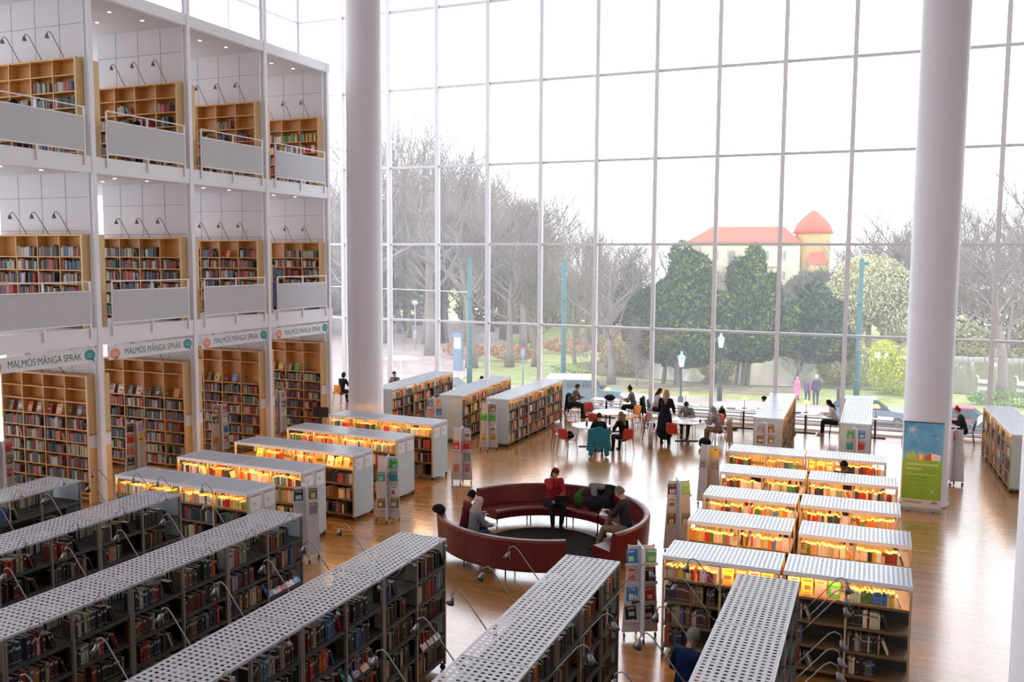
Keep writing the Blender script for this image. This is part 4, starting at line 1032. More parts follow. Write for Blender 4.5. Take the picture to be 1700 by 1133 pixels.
for i in range(24): a = 2*pi*i/24; r = .05 if i % 2 else (.27 if i % 4 == 0 else .15); ps.append((sx+r*cos(a), min(2.28, sz+r*sin(a))))
flat('sunburst', ps, cmat('pale_sun_print', (.62, .74, .84), .5), .0085)
flat('skyline_print', [(-.38, 1.31), (-.38, 1.47), (-.34, 1.53), (-.31, 1.46), (-.27, 1.52), (-.22, 1.58), (-.19, 1.5), (-.14, 1.48), (-.13, 1.31)], M['pale_green_print'], .0085)
flat('tower_print', [(-.11, 1.31), (-.11, 1.46), (-.06, 1.52), (.0, 1.5), (.03, 1.44), (.03, 1.31)], M['amber_print'], .0085)
flat('window_print', [(-.065, 1.36), (-.065, 1.45), (-.02, 1.45), (-.02, 1.36)], M['paper'], .0092)
flat('book_spine_print', [(.07, 1.31), (.07, 1.45), (.2, 1.52), (.2, 1.33)], M['brick_print'], .0085)
flat('book_pages_print', [(.205, 1.33), (.205, 1.52), (.42, 1.48), (.42, 1.33)], M['paper'], .0088)
flat('book_edge_print', [(.2, 1.52), (.42, 1.485), (.42, 1.50), (.2, 1.54)], M['brick_print'], .0092)
for q, (x, z) in enumerate(((.24, 1.98), (.33, 1.90), (-.12, 1.80))):
    flat('butterfly_print', [(x, z), (x-.04, z+.03), (x-.02, z-.03), (x+.02, z-.02), (x+.04, z+.04)], M['pale_print'] if q else M['grey_print'], .0085)
for q, (x, z) in enumerate(((.24, .50),)): flat('flower_print', [(x, z), (x-.03, z+.05), (x+.03, z+.07), (x+.06, z+.02), (x+.02, z-.03)], M['pale_print'], .0092)
def btxt(s, x, z, size, m, w=None):
    me = text_mesh(s, size, .0004); me.materials.clear(); me.materials.append(m)
    xs = [v.co.x for v in me.vertices]; sc = (w/(max(xs)-min(xs))) if w else 1
    me.transform(Matrix(((sc, 0, 0, x), (0, 0, -1, -.0095), (0, 1, 0, z), (0, 0, 0, 1)))); link('lettering', me, bs)
btxt('Stadsbiblioteket', -.2, .235, .06, M['black_print'], .44)
flat('underline', [(-.42, .185), (.02, .185), (.02, .19), (-.42, .19)], M['black_print'], .0085)
for q in range(3): flat('crest_print', [(.25+q*.05, .20), (.25+q*.05, .25+(.03 if q == 1 else 0)), (.28+q*.05, .25+(.03 if q == 1 else 0)), (.28+q*.05, .20)], M['grey_print'], .0085)
# the copy on the banner is too small to read in the photo: pale illegible lines of it
for z, x0, x1, hh in ((1.21, -.38, .38, .05), (1.09, -.38, -.02, .05), (.95, -.38, .38, .022)):
    x = x0; r = random.Random(int(z*100))
    while x < x1-.03: w = r.uniform(.03, .09); flat('line_of_print', [(x, z-hh/2), (min(x+w, x1), z-hh/2), (min(x+w, x1), z+hh/2), (x, z+hh/2)], M['pale_print'], .009); x += w+.012
for z in (.83, .72, .62, .55):
    if z > .56: flat('bullet_print', [(-.39, z-.02), (-.35, z-.02), (-.35, z+.02), (-.39, z+.02)], M['amber_print'], .009)
    flat('line_of_print', [(-.31, z-.006), (.25, z-.006), (.25, z+.006), (-.31, z+.006)], M['pale_green_print'], .009)

# ------------------------------------------------------------------ people
SKIN = {'light': (.62, .36, .26), 'tan': (.42, .22, .14), 'dark': (.11, .055, .035)}
def ik(S, T, l1, l2, bend):
    S, T = Vector(S), Vector(T); d = T-S; L = d.length
    if L > (l1+l2)*.995: T = S+d*((l1+l2)*.995/L); d = T-S; L = d.length
    L = max(L, abs(l1-l2)+.02); a = (l1*l1-l2*l2+L*L)/(2*L); h = sqrt(max(0, l1*l1-a*a)); dn = d.normalized()
    bv = Vector(bend)-dn*Vector(bend).dot(dn); bv.normalize(); return S+dn*a+bv*h, T
def person(label, x, y, d, pose='sit', lean=8, head=(20, 0), hands=None, feet=None, top='black', topc=(.02, .02, .025), legc=(.02, .02, .025), hair='short', hairc=(.03, .02, .015), skin='light', shoe=(.03, .03, .03), z=0, seat=.45, s=1.0, coat=False, twist=0, neckup=None):
    sk = cmat('skin_'+skin, SKIN[skin], .5, .05)
    def kc(p, c): return cmat('%s_%s' % (p, '_'.join(str(int(q*1000)) for q in c)), c, .85, .2, 9)
    tm, lm, hm, sm = kc('cloth', topc), kc('cloth', legc), kc('hair', hairc), kc('shoe', shoe)
    root = thing('person', label, 'person', (x, y, z), face(*d)); root.scale = (s, s, s)
    hz = (seat+.09) if pose == 'sit' else .93
    pel = Vector((0, 0 if pose == 'stand' else -.02, hz)); la = radians(lean)
    up = Vector((0, sin(la), cos(la))); rt = Matrix.Rotation(radians(twist), 3, 'Z') @ Vector((1, 0, 0))
    sp = pel+up*.22; la2 = la*1.35; up2 = Vector((0, sin(la2), cos(la2))); ch = sp+up2*.20; nb = ch+up2*.10
    shd = [nb-up2*.03+rt*(.165*q) for q in (-1, 1)]
    hp, hy = radians(head[0]+lean*.6), radians(head[1])
    hup = Vector((0, sin(hp*.55), cos(hp*.55))); hc = nb+hup*.06+Vector((0, sin(hp), cos(hp)))*.13
    HR = Matrix.Rotation(hy, 3, 'Z') @ Matrix.Rotation(-hp, 3, 'X')
    fw = HR @ Vector((0, 1, 0)); hu = HR @ Vector((0, 0, 1)); hr = HR @ Vector((1, 0, 0))
    hips = [pel+Vector((.095*q, 0, -.02)) for q in (-1, 1)]
    if feet is None: feet = [(-.11, .43, .08), (.12, .40, .08)] if pose == 'sit' else [(-.10, -.03, .08), (.11, .05, .08)]
    if hands is None: hands = [(-.14, .38, .80), (.14, .38, .80)] if pose == 'sit' else [(-.26, .06, .80), (.26, .06, .80)]
    els, was, kns, ans = [], [], [], []
    for q in (0, 1):
        e, w = ik(shd[q], hands[q], .285, .25, (-.55 if q == 0 else .55, -.35, -.75)); els.append(e); was.append(w)
        k, a = ik(hips[q], feet[q], .43, .42, ((-.12 if q == 0 else .12), 1, .6)); kns.append(k); ans.append(a)
    X = Vector((1, 0, 0))
    b = MB()
    b.cap(pel, sp, .125, .11, rt, .75); b.cap(sp, ch, .11, .13, rt, .70); b.cap(ch, nb-up2*.03, .13, .075, rt, .6)
    b.cap(shd[0], shd[1], .05, .05); b.cap(nb-up2*.03, nb+hup*.07, .052, .05)
    for q in (0, 1):
        b.cap(shd[q], els[q], .047, .037); b.cap(els[q], was[q], .037, .026)
        b.cap(hips[q], kns[q], .082, .054); b.cap(kns[q], ans[q], .052, .036)
    b.ell(hc, (.076, .092, .112), HR); b.ell(hc-hu*.055+fw*.03, (.052, .055, .06), HR)     # skull, jaw
    b.cap(hc+fw*.085+hu*.005, hc+fw*.108-hu*.022, .010, .013)                                # nose
    for q in (-1, 1): b.ell(hc+hr*(.077*q)-hu*.01, (.012, .022, .03), HR)                   # ears
    me = remesh(b, 'body', [sk], .0135, 3)
    # hands joined to the same body mesh: palm, four unequal bent fingers, thumb leaving the side
    b = MB()
    for q in (0, 1):
        w = was[q]; dr = (w-els[q]).normalized(); inn = X*(1 if q == 0 else -1)
        inn = (inn-dr*inn.dot(dr)).normalized(); pn = Vector((0, 0, -1)); pn = (pn-dr*pn.dot(dr)); pn = pn.normalized() if pn.length > .1 else Vector((0, 1, 0))
        b.cap(w, w+dr*.075, .027, .036, inn, .42, 10)
        for f, (off, L) in enumerate(((.028, .068), (.010, .078), (-.009, .072), (-.027, .056))):
            r0 = w+dr*.085+inn*off; k1 = r0+dr*L*.5+pn*L*.12; k2 = k1+dr*L*.3+pn*L*.3; b.tube([r0-dr*.02, r0, k1, k2], [.009, .009, .0085, .0065], 7)
        t0 = w+dr*.025+inn*.024; b.tube([t0, t0+dr*.025+inn*.025, t0+dr*.055+inn*.028+pn*.01], [.011, .0105, .008], 7)
    eyes = [hc+fw*.082+hr*(.03*q)+hu*.018 for q in (-1, 1)]
    for e in eyes: b.ell(e, (.012, .010, .009), HR, 8, 6, 1)
    b.cap(hc+fw*.083-hu*.055-hr*.018, hc+fw*.083-hu*.055+hr*.018, .006, .006, None, 1, 8, 2)
    h = b.mesh('hands', [sk, M['dark'], cmat('lips', (.4, .12, .1))], True)
    me.materials.clear()
    for m in (sk, M['dark'], cmat('lips', (.4, .12, .1))): me.materials.append(m)
    bm = bmesh.new(); bm.from_mesh(me); bm.from_mesh(h); bm.to_mesh(me); bm.free(); bpy.data.meshes.remove(h)
    me.polygons.foreach_set('use_smooth', [True]*len(me.polygons)); link('body', me, root)
    # upper garment
    b = MB(); g = .016 if not coat else .03
    b.cap(pel-up*.03, sp, .135+g, .122+g, rt, .8); b.cap(sp, ch, .122+g, .14+g, rt, .74); b.cap(ch, nb-up2*.04, .14+g, .085, rt, .62)
    b.cap(shd[0], shd[1], .058+g*.5, .058+g*.5)
    for q in (0, 1): b.cap(shd[q], els[q], .058+g*.6, .049+g*.5); b.cap(els[q], els[q]+(was[q]-els[q])*.93, .048+g*.5, .036+g*.3)
    b.cap(nb-up2*.03, nb+hup*.01, .066, .060)
    if coat: b.cap(pel, Vector((0, -.01, .42)), .22, .29, rt, .72); 
    if hair == 'hood': b.ell(hc-fw*.015, (.104, .112, .132), HR); b.cap(nb, hc-hu*.05-fw*.03, .09, .10)
    g1 = remesh(b, top if top in ('coat', 'hoodie', 'jacket', 'sweater', 'shirt') else 'sweater', [tm], .018, 2, disp=.006, seed=int(x*10) % 17)
    if hair == 'hood':   # open the hood at the face
        bm = bmesh.new(); bm.from_mesh(g1); dl = [v for v in bm.verts if (v.co-hc).dot(fw) > .045 and (v.co-hc).length < .16 and (v.co-hc).dot(hu) > -.11 and (v.co-hc).dot(hu) < .09]
        bmesh.ops.delete(bm, geom=dl, context='VERTS'); bm.to_mesh(g1); bm.free()
    link(g1.name.split('.')[0], g1, root)
    b = MB(); b.cap(pel+up*.05, pel-Vector((0, 0, .02)), .138, .145, rt, .82)
    for q in (0, 1): b.cap(hips[q], kns[q], .098, .069); b.cap(kns[q], kns[q]+(ans[q]-kns[q])*.94, .069, .052)
    link('trousers', remesh(b, 'trousers', [lm], .019, 2, disp=.006, seed=3), root)
    for q in (0, 1):
        b = MB(); a = ans[q]; dd = Vector((-.03 if q == 0 else .03, 1, 0)).normalized(); zf = max(.035, a.z-.045)
        b.cap((a.x, a.y-.03, zf), (a.x+dd.x*.15, a.y+.15, zf-.004), .040, .034, X, .9); b.cap((a.x, a.y-.01, a.z+.02), (a.x, a.y, zf), .043, .040)
        link('shoe', remesh(b, 'shoe', [sm], .015, 1), root)
    if hair not in ('hood',):
        b = MB(); e = .012
        b.ell(hc-fw*.014+hu*.014, (.078+e, .090+e, .107+e), HR, 16, 12)
        if hair in ('bun',): b.ell(hc-fw*.05+hu*.135, (.042, .042, .042))
        if hair in ('bob',): b.ell(hc-fw*.02-hu*.03, (.098, .085, .10), HR)
        if hair == 'long':
            b.cap(hc-fw*.03, hc-fw*.075-hu*.17, .088, .08, hr, .7); b.cap(hc-fw*.07-hu*.16, hc-fw*.08-hu*.30-Vector((0, .0, .02)), .08, .05, hr, .5)
            for q in (-1, 1): b.cap(hc+hr*.075*q-fw*.01, hc+hr*.085*q-fw*.02-hu*.2, .032, .03)
        if hair == 'scarf': b.cap(hc-hu*.03-fw*.02, nb-Vector((0, 0, .02)), .10, .115); b.cap(nb+fw*.02, nb-up2*.08, .11, .13, rt, .7)
        g2 = remesh(b, 'headscarf' if hair == 'scarf' else ('beanie' if hair == 'beanie' else 'hair'), [hm], .011, 2, disp=.006, seed=5)
        bm = bmesh.new(); bm.from_mesh(g2)
        lo = -.02 if hair == 'beanie' else -.2
        dl = [v for v in bm.verts if (v.co-hc).dot(fw) > (.028 if hair != 'scarf' else .055) and (v.co-hc).dot(hu) < (.055 if hair != 'beanie' else .03) and abs((v.co-hc).dot(hr)) < (.12 if hair not in ('long', 'scarf') else .062) and (v.co-hc).length < .2]
        if hair in ('short', 'bun', 'beanie'): dl += [v for v in bm.verts if (v.co-hc).dot(hu) < (-.055 if hair != 'beanie' else -.02) and v not in dl]
        bmesh.ops.delete(bm, geom=list(set(dl)), context='VERTS'); bm.to_mesh(g2); bm.free()
        link(g2.name.split('.')[0], g2, root)
    return root
P_ = person
P_('person in a red sweater with auburn hair, seated on the round sofa with a laptop', -7.42, 20.22, (.62, -.78), lean=14, head=(25, 0), hands=[(-.05, .42, .72), (.10, .22, 1.08)], topc=(.36, .025, .035), hair='bob', hairc=(.10, .015, .012), feet=[(-.08, .40, .08), (.10, .36, .08)], s=1.08)
P_('grey-haired person in a dark jacket and khaki trousers reading on the round sofa', -5.18, 18.75, (-1, .12), lean=6, head=(30, 0), hands=[(-.05, .40, .82), (.10, .38, .80)], top='jacket', topc=(.035, .03, .04), legc=(.24, .17, .10), hairc=(.16, .15, .14), feet=[(-.12, .55, .08), (.08, .50, .30)], s=1.1)
P_('person in a beige headscarf and grey top seated on the sofa back to the camera', -8.02, 17.05, (.62, .78), lean=6, head=(24, 0), topc=(.20, .21, .23), legc=(.04, .06, .10), hair='scarf', hairc=(.46, .36, .30), hands=[(-.1, .4, .72), (.1, .4, .72)])
P_('dark-haired person in maroon seated beside the headscarf wearer on the sofa', -8.44, 17.52, (.75, .66), lean=8, head=(25, 20), topc=(.14, .02, .03), hair='short', hairc=(.01, .008, .008), skin='tan')
P_('grey-haired person in a navy shirt reading between the nearest racks', -2.28, 11.15, (.35, .94), pose='stand', lean=10, head=(32, 0), hands=[(-.14, .36, 1.12), (.16, .36, 1.10)], top='shirt', topc=(.015, .03, .10), hairc=(.24, .22, .18), legc=(.03, .03, .04), s=.97)
P_('blond person in a long navy coat standing beside the papers table', -7.15, 30.75, (.1, 1), pose='stand', lean=4, head=(12, 10), coat=True, top='coat', topc=(.012, .014, .028), hair='long', hairc=(.42, .26, .14), legc=(.012, .012, .015), hands=[(-.16, .32, 1.02), (.2, .30, 1.0)], s=1.08)
P_('dark-haired person in black seated above the teal jacket', -8.74, 28.2, (-.3, .95), lean=12, head=(14, 0), topc=(.015, .015, .02), hair='short', hairc=(.03, .022, .02), legc=(.25, .22, .22), hands=[(-.14, .42, .80), (.14, .42, .80)])
P_('person with long light-brown hair in black at the nearest round table', -8.08, 28.78, (-.75, .65), lean=10, head=(14, 10), topc=(.012, .012, .014), hair='long', hairc=(.20, .12, .07))
P_('person in a dark beanie and grey sweater facing the camera at the papers table', -6.74, 32.55, (0, -1), lean=16, head=(35, 0), topc=(.22, .21, .21), hair='beanie', hairc=(.035, .035, .045), skin='tan', legc=(.02, .04, .07), hands=[(-.16, .42, .80), (.14, .44, .80)])
P_('person in a grey hoodie and khaki trousers at the papers table', -5.42, 31.45, (-1, .05), lean=16, head=(18, 0), top='hoodie', topc=(.25, .25, .27), hair='hood', legc=(.28, .20, .12), hands=[(-.1, .45, .80), (.15, .43, .80)])
P_('person with a dark bun and grey top at the leftmost window table', -9.42, 35.0, (-1, 0), lean=12, head=(14, 0), topc=(.17, .16, .16), hair='bun', hairc=(.02, .014, .012))
P_('dark-haired person in a pale top half hidden behind the standing woman', -8.5, 34.9, (1, 0), lean=10, head=(20, 0), topc=(.55, .50, .47), hair='long', hairc=(.05, .02, .015))
P_('person with a dark bob in a light grey top at the third window table', -4.08, 34.78, (-1, 0), lean=16, head=(30, 0), topc=(.42, .43, .47), hair='bob', hairc=(.02, .014, .012))
P_('person in dark clothes mostly hidden behind the fourth window row', -3.72, 34.35, (1, 0), lean=14, head=(25, 0), topc=(.03, .03, .04), hair='short', hairc=(.05, .04, .03), hands=[(-.12, .46, .80), (.12, .48, .80)])
P_('person with long black hair and a cream top at the fourth window table', -1.82, 34.78, (-1, 0), lean=14, head=(26, 0), topc=(.62, .57, .52), hair='long', hairc=(.015, .008, .01), shoe=(.6, .5, .5))
P_('person with a reddish bun and black top right of the right column', 2.42, 34.92, (-1, 0), lean=14, head=(24, 0), topc=(.02, .025, .03), hair='bun', hairc=(.16, .035, .02), shoe=(.55, .5, .48))
P_('dark-haired person between the two farthest right-hand rows', -.92, 22.05, (.1, -1), pose='stand', lean=4, head=(28, 0), topc=(.02, .02, .025), hair='short', hairc=(.012, .01, .01), skin='dark', s=1.04)
P_('person in black on an orange chair left of the left column', -22.18, 33.55, (.15, 1), lean=8, head=(15, 0), topc=(.015, .018, .03), hair='bob', hairc=(.02, .02, .03))
P_('grey-jacketed person facing the camera beside the left column', -20.4, 35.15, (.05, -1), lean=10, head=(18, 0), topc=(.13, .11, .11), hair='short', hairc=(.09, .05, .035), hands=[(-.04, .34, .95), (.05, .34, .95)], top='jacket')
P_('person behind the second window row showing only dark hair', -16.22, 35.35, (.2, -1), lean=8, head=(25, 0), topc=(.1, .1, .12), hair='short', hairc=(.02, .014, .012))
P_('person in brown behind the end of the third window row', -11.82, 34.62, (1, 0), lean=10, head=(20, 0), topc=(.15, .11, .07), hair='short', hairc=(.05, .035, .025))
P_('black-haired person seated on the upper gallery in the nearest bay', -19.95, 15.85, (0, 1), lean=12, head=(30, 0), z=8.85, hair='short', hairc=(.01, .01, .01), topc=(.02, .02, .03))
P_('black-haired person in dark clothes seated on the upper gallery in the second bay', -19.5, 19.05, (.3, 1), lean=30, head=(20, 0), z=8.85, hair='bob', hairc=(.01, .01, .01), topc=(.025, .03, .045))
P_('person in a blue-grey shirt at the shelves of the middle gallery', -20.38, 26.4, (-.3, 1), pose='stand', lean=14, head=(15, 0), z=4.53, topc=(.17, .19, .25), legc=(.12, .18, .38), hair='short', hairc=(.03, .03, .03))
# what the sofa readers hold
t = thing('laptop', 'dark laptop on the lap of the person in red', 'laptop', (-7.10, 19.86, .66), face(.62, -.78))
b = MB(); b.box((0, 0, 0), (.32, .22, .018)); b.box((0, .01, .0095), (.27, .12, .002), mi=1); b.build('keyboard', [M['rackmetal'], M['dark']], t)
b = MB(); b.box((0, .15, .10), (.32, .012, .22), M4=Matrix.Rotation(-.35, 3, 'X')); b.build('laptop_screen', M['dark'], t)
open_book(-5.60, 18.80, .84, pi/2+.1, 'large open newspaper held by the grey-haired reader on the sofa', .42, .3, 0)
open_book(-7.75, 17.38, .70, -.6, 'open book held by the headscarf wearer on the sofa', .28, .2)
open_book(-2.10, 11.52, 1.13, -.35, 'open white book held by the person in the navy shirt', .34, .24)
# PART3
# ------------------------------------------------------------------ outside
GZ = -2.5
LAWN = ground_mat('lawn_green', (.22, .26, .08), (.33, .34, .14), .8)
GRAVEL = ground_mat('pink_gravel', (.34, .265, .25), (.42, .34, .32), .5)
ASPH = ground_mat('pale_asphalt', (.34, .33, .36), (.42, .41, .44), .6)
EARTH = ground_mat('brown_earth', (.20, .14, .10), (.32, .26, .16), .7)
def sheet(name, pts, z0, z1, m): b = MB(); b.prism(pts, z0, z1); return struct(name, b, m)
sheet('ground', [(-160, 37.2), (120, 37.2), (200, 330), (-260, 330)], GZ-.6, GZ-.02, LAWN)
sheet('road', [(-60, 37.4), (60, 37.4), (60, 55.5), (-60, 53.5)], GZ-.1, GZ, ASPH)
sheet('path', [(-60, 53.5), (-27.5, 54.6), (-31, 66), (-36, 76), (-44, 120), (-150, 150), (-150, 53)], GZ-.1, GZ+.01, GRAVEL)
sheet('pavement', [(-27.5, 54.6), (60, 55.5), (60, 58.6), (-28.6, 58.2)], GZ-.1, GZ+.02, GRAVEL)
sheet('earth_bank', [(-22, 60.5), (-6, 61.5), (-6, 64.8), (-22, 63.5)], GZ-.1, GZ+.03, EARTH)
def water_mat():
    m, nt, b = newmat('pond_water'); L = nt.links
    b.inputs['Base Color'].default_value = (.16, .16, .10, 1); b.inputs['Roughness'].default_value = .12
    n = nt.nodes.new('ShaderNodeTexNoise'); n.inputs['Scale'].default_value = 2.2; tc = nt.nodes.new('ShaderNodeTexCoord'); L.new(tc.outputs['Object'], n.inputs[0])
    bn = nt.nodes.new('ShaderNodeBump'); bn.inputs['Strength'].default_value = .12; L.new(n.outputs['Fac'], bn.inputs['Height']); L.new(bn.outputs[0], b.inputs['Normal']); return m
sheet('water', [(-26, 70), (-21, 66.5), (-12, 65), (-3, 66.5), (4, 67.5), (30, 67), (60, 74), (60, 95), (24, 92), (6, 91), (-6, 96), (-13, 95), (-20, 84)], GZ-.1, GZ+.05, water_mat())
# stone edge of the far bank
b = MB(); r = random.Random(3)
for i in range(60):
    x = 3+i*.45; b.box((x, 91.3+.02*i+r.uniform(-.1, .1), GZ+.12), (.42, .4, .24+r.uniform(0, .1)), r.uniform(-.2, .2))
o = b.build('bank_stones', cmat('grey_stone', (.45, .42, .42))); tag(o, 'row of grey stones edging the far bank of the pond', 'stones', None, 'stuff')

BARK = mat('grey_brown_bark', (.24, .20, .175), .9, var=.25, scale=3)
BARK2 = mat('mossy_bark', (.22, .19, .12), .9, var=.25, scale=3)
BARKP = mat('pale_lilac_twigs', (.27, .23, .225), .9, var=.2, scale=2)
def tree_mesh(seed, H, spread=.5, trunkr=.22, first=.3, nl=(8, 6, 5, 4), gn=3, lean=0, upw=.35, twig=.012):
    r = random.Random(seed); tr = MB(); br = MB()
    pts = []; p = Vector((0, 0, 0)); d = Vector((lean, 0, 1)).normalized()
    n = 7
    for i in range(n+1):
        pts.append(p.copy()); p = p+d*(H*.62/n); d = (d+Vector((r.uniform(-.1, .1), r.uniform(-.1, .1), .05))).normalized()
    rs = [trunkr*(1-.72*(i/n)) for i in range(n+1)]; rs[0] *= 1.35
    tr.tube(pts, rs, 9)
    def limb(p, d, L, rad, lev):
        k = 4 if lev == 0 else 3; ps = [p.copy()]; dd = d.copy()
        for i in range(k):
            dd = (dd+Vector((r.uniform(-.28, .28), r.uniform(-.28, .28), r.uniform(-.08, .28)*upw*2))).normalized(); p = p+dd*(L/k); ps.append(p.copy())
        rr = [rad*(1-.65*i/k) for i in range(k+1)]
        br.tube(ps, rr, 5 if lev == 0 else 3, cap=False)
        if lev < gn:
            for j in range(nl[lev+1]):
                t = r.uniform(.25, 1); i = min(k-1, int(t*k)); q = ps[i].lerp(ps[i+1], t*k-i)
                side = Vector((r.uniform(-1, 1), r.uniform(-1, 1), r.uniform(-.2, .9))).normalized()
                nd = (dd*.75+side*.75).normalized(); limb(q, nd, L*r.uniform(.48, .68), max(twig*.6, rad*.48), lev+1)
    for j in range(nl[0]*2):
        t = first+(1-first)*((j+.5)/(nl[0]*2)); i = min(n-1, int(t*n)); q = pts[i].lerp(pts[i+1], t*n-i)
        a = r.uniform(0, 2*pi); e = upw+r.uniform(-.1, .5)+(t-.3)*.6
        limb(q, Vector((cos(a)*spread*1.6, sin(a)*spread*1.6, e)).normalized(), H*r.uniform(.26, .40)*(1.15-.45*t), trunkr*.42*(1.1-.6*t), 0)
    return tr, br
def tree_proto(nm, seed, H, m, **k):
    tr, br = tree_mesh(seed, H, **k); return (tr.mesh('trunk', m, True), br.mesh('branches', m, True))
TP = [tree_proto('a', 1, 15, BARK, trunkr=.33), tree_proto('b', 2, 13, BARK2, trunkr=.25, upw=.5), tree_proto('c', 5, 16, BARK, trunkr=.35, spread=.65, first=.4), tree_proto('d', 8, 10, BARKP, trunkr=.14, spread=.5, upw=.7, first=.12), tree_proto('e', 11, 12, BARKP, trunkr=.2, spread=.6, first=.25, upw=.3)]
def tree(pi_, x, y, s, rz, label, group='bare trees in the park', name='bare_tree', z=GZ):
    t = thing(name, label, 'tree', (x, y, z), rz, group); t.scale = (s, s, s)
    link('trunk', TP[pi_][0], t); link('branches', TP[pi_][1], t); return t
tree(0, -38.9, 73.4, 1.55, .3, 'tall bare tree on the gravel seen just right of the left column')
tree(2, -31.5, 66.5, 1.2, 1.9, 'bare tree with a leaning trunk beside the leftmost tram pole')
tree(0, -44, 84, 1.7, 2.2, 'tall bare tree deep on the gravel left of the leftmost tram pole')
tree(2, -29.0, 68.5, .95, 4.1, 'bare tree with a forked trunk by the beech hedge')
tree(1, -27.2, 69.5, .85, 1.0, 'slim bare tree by the beech hedge right of the forked one')
tree(2, -41, 66, 1.4, 5, 'large bare tree at the left behind the left column')
tree(1, -22.5, 66, .8, 2, 'bare tree right behind the second tram pole')
tree(0, -18.3, 61.8, .85, .7, 'bare tree beside the parked off-roader')
tree(2, 6.6, 65.4, .98, 2.4, 'bare tree leaning at the pond edge at the right')
tree(0, 10.2, 70, 1.15, .4, 'tall bare tree at the right edge of the photo')
tree(3, -16.5, 62, .5, 1.1, 'young bare tree left of the dark conifer')
tree(3, -13.6, 62.3, .34, 2.1, 'low bare shrub under the left conifer')
tree(3, -20.3, 63, .45, 3.1, 'young bare tree beside the second tram pole')
tree(4, -6.0, 66.5, .3, .4, 'small arching bare shrub under the right conifer')
rt_ = random.Random(21)
gi = 0
for i in range(112):
    x = -96+i*1.2+rt_.uniform(-2, 2); y = 104+rt_.uniform(-9, 16)-abs(x+15)*.07
    if -15 < x+15 < 9 and i % 5: continue
    g = 'bare trees of the wood at the back'
    side = 'left' if x < -24 else ('middle' if x < -4 else 'right')
    tree(rt_.choice((0, 1, 2, 3, 4, 4, 3)), x, y, rt_.uniform(.62, .85) if x > -30 and x < -2 else (rt_.uniform(1.05, 1.45) if x < -38 else rt_.uniform(.85, 1.2)), rt_.uniform(0, 6.28), 'bare tree in the %s of the wood at the back' % side, 'bare trees in the %s of the wood' % side)
for i in range(34):
    x = -80+i*1.5+rt_.uniform(-2, 2); y = 84+rt_.uniform(-4, 8)
    tree(rt_.choice((0, 1, 2, 4)), x, y, rt_.uniform(1.0, 1.5) if x < -36 else rt_.uniform(.85, 1.1), rt_.uniform(0, 6.28), 'bare tree standing in the gravel park at the left', 'bare trees in the gravel park')

for i, (x, y, p, q) in enumerate(((-26, 110, 1, 1.0), (-22.5, 112, 4, 1.05), (-19, 108, 3, 1.1), (-17, 113, 1, .8), (-12.5, 112, 3, .8), (-7.5, 113, 4, .95), (-4.5, 109, 1, .95), (-1, 112, 0, .9), (2.5, 108, 4, 1.05), (5.5, 111, 1, 1.0))):
    tree(p, x, y, q, i*1.3, 'bare tree standing %s' % ('before the palace wing' if x < -15 else ('beside the palace tower' if x < -6 else 'behind the pale willow')), 'bare trees %s' % ('before the palace wing' if x < -15 else ('beside the palace tower' if x < -6 else 'behind the pale willow')))

def foliage(seed, blobs, n, size, cols, core=True, up=0.0):
    r = random.Random(seed); b = MB(); tot = sum(q[3]*q[4]*q[5] for q in blobs)**1
    for (cx, cy_, cz, rx, ry, rz_) in blobs:
        k = int(n*(rx*ry*rz_)/tot)
        for i in range(k):
            v = Vector((r.gauss(0, 1), r.gauss(0, 1), r.gauss(0, 1))).normalized()*(r.uniform(.55, 1)**.5)
            p = Vector((cx+v.x*rx, cy_+v.y*ry, cz+v.z*rz_)); s = size*r.uniform(.5, 1.4)
            a = Vector((r.uniform(-1, 1), r.uniform(-1, 1), r.uniform(-.5, .9)+up)).normalized(); c = a.orthogonal().normalized(); c = (Matrix.Rotation(r.uniform(0, 6.28), 3, a) @ c)
            col = r.choice(cols); q = r.uniform(.75, 1.25)
            b.add([p-c*s*.28, p+a*s, p+c*s*.28, p-a*s*.3], [(0, 1, 2, 3)], 0, tuple(u*q for u in col))
    return b
LEAF = attr_mat('leaf_sprays', .7, .2, .2, 4)
def bush(name, label, x, y, blobs, n, size, cols, trunk=None, cat='shrub', group=None, tm=None, up=0.0, seed=1, s=1):
    t = thing(name, label, cat, (x, y, GZ), 0, group); t.scale = (s, s, s)
    foliage(seed, blobs, n, size, cols, up=up).build('foliage', LEAF, t)
    b = MB()
    for p in (trunk or [((0, 0, 0), (0, 0, .5), .05)]): b.tube([p[0], p[1]], [p[2], p[2]*.7], 8)
    b.build('trunk', tm or BARK2, t)
GR = [(.05, .095, .02), (.075, .125, .025), (.11, .165, .035), (.035, .075, .03), (.15, .20, .05)]
bush('conifer', 'broad dark green conifer, left of the two big ones beyond the glass', -13.6, 63.6,
     [(0, 0, 3.4, 3.6, 2.6, 2.2), (-.2, 0, 5.6, 2.7, 2.2, 2.2), (.4, 0, 7.6, 1.7, 1.5, 1.9), (-1.8, 0, 5.6, 1.6, 1.4, 1.6), (-.3, 0, 8.9, .9, .9, 1.3), (-3.0, .2, 3.6, 1.5, 1.4, 1.3), (2.2, .4, 5.2, 1.5, 1.3, 1.6), (-3.6, .2, 4.9, .8, .8, 1.2), (1.1, 0, 8.2, .6, .6, 1.2)], 25000, .30, GR, [((-.4, 0, 0), (-.3, 0, 4), .24), ((-1.4, .1, 0), (-1.0, 0, 4), .16)], 'tree', 'big green conifers', up=.35, seed=2)
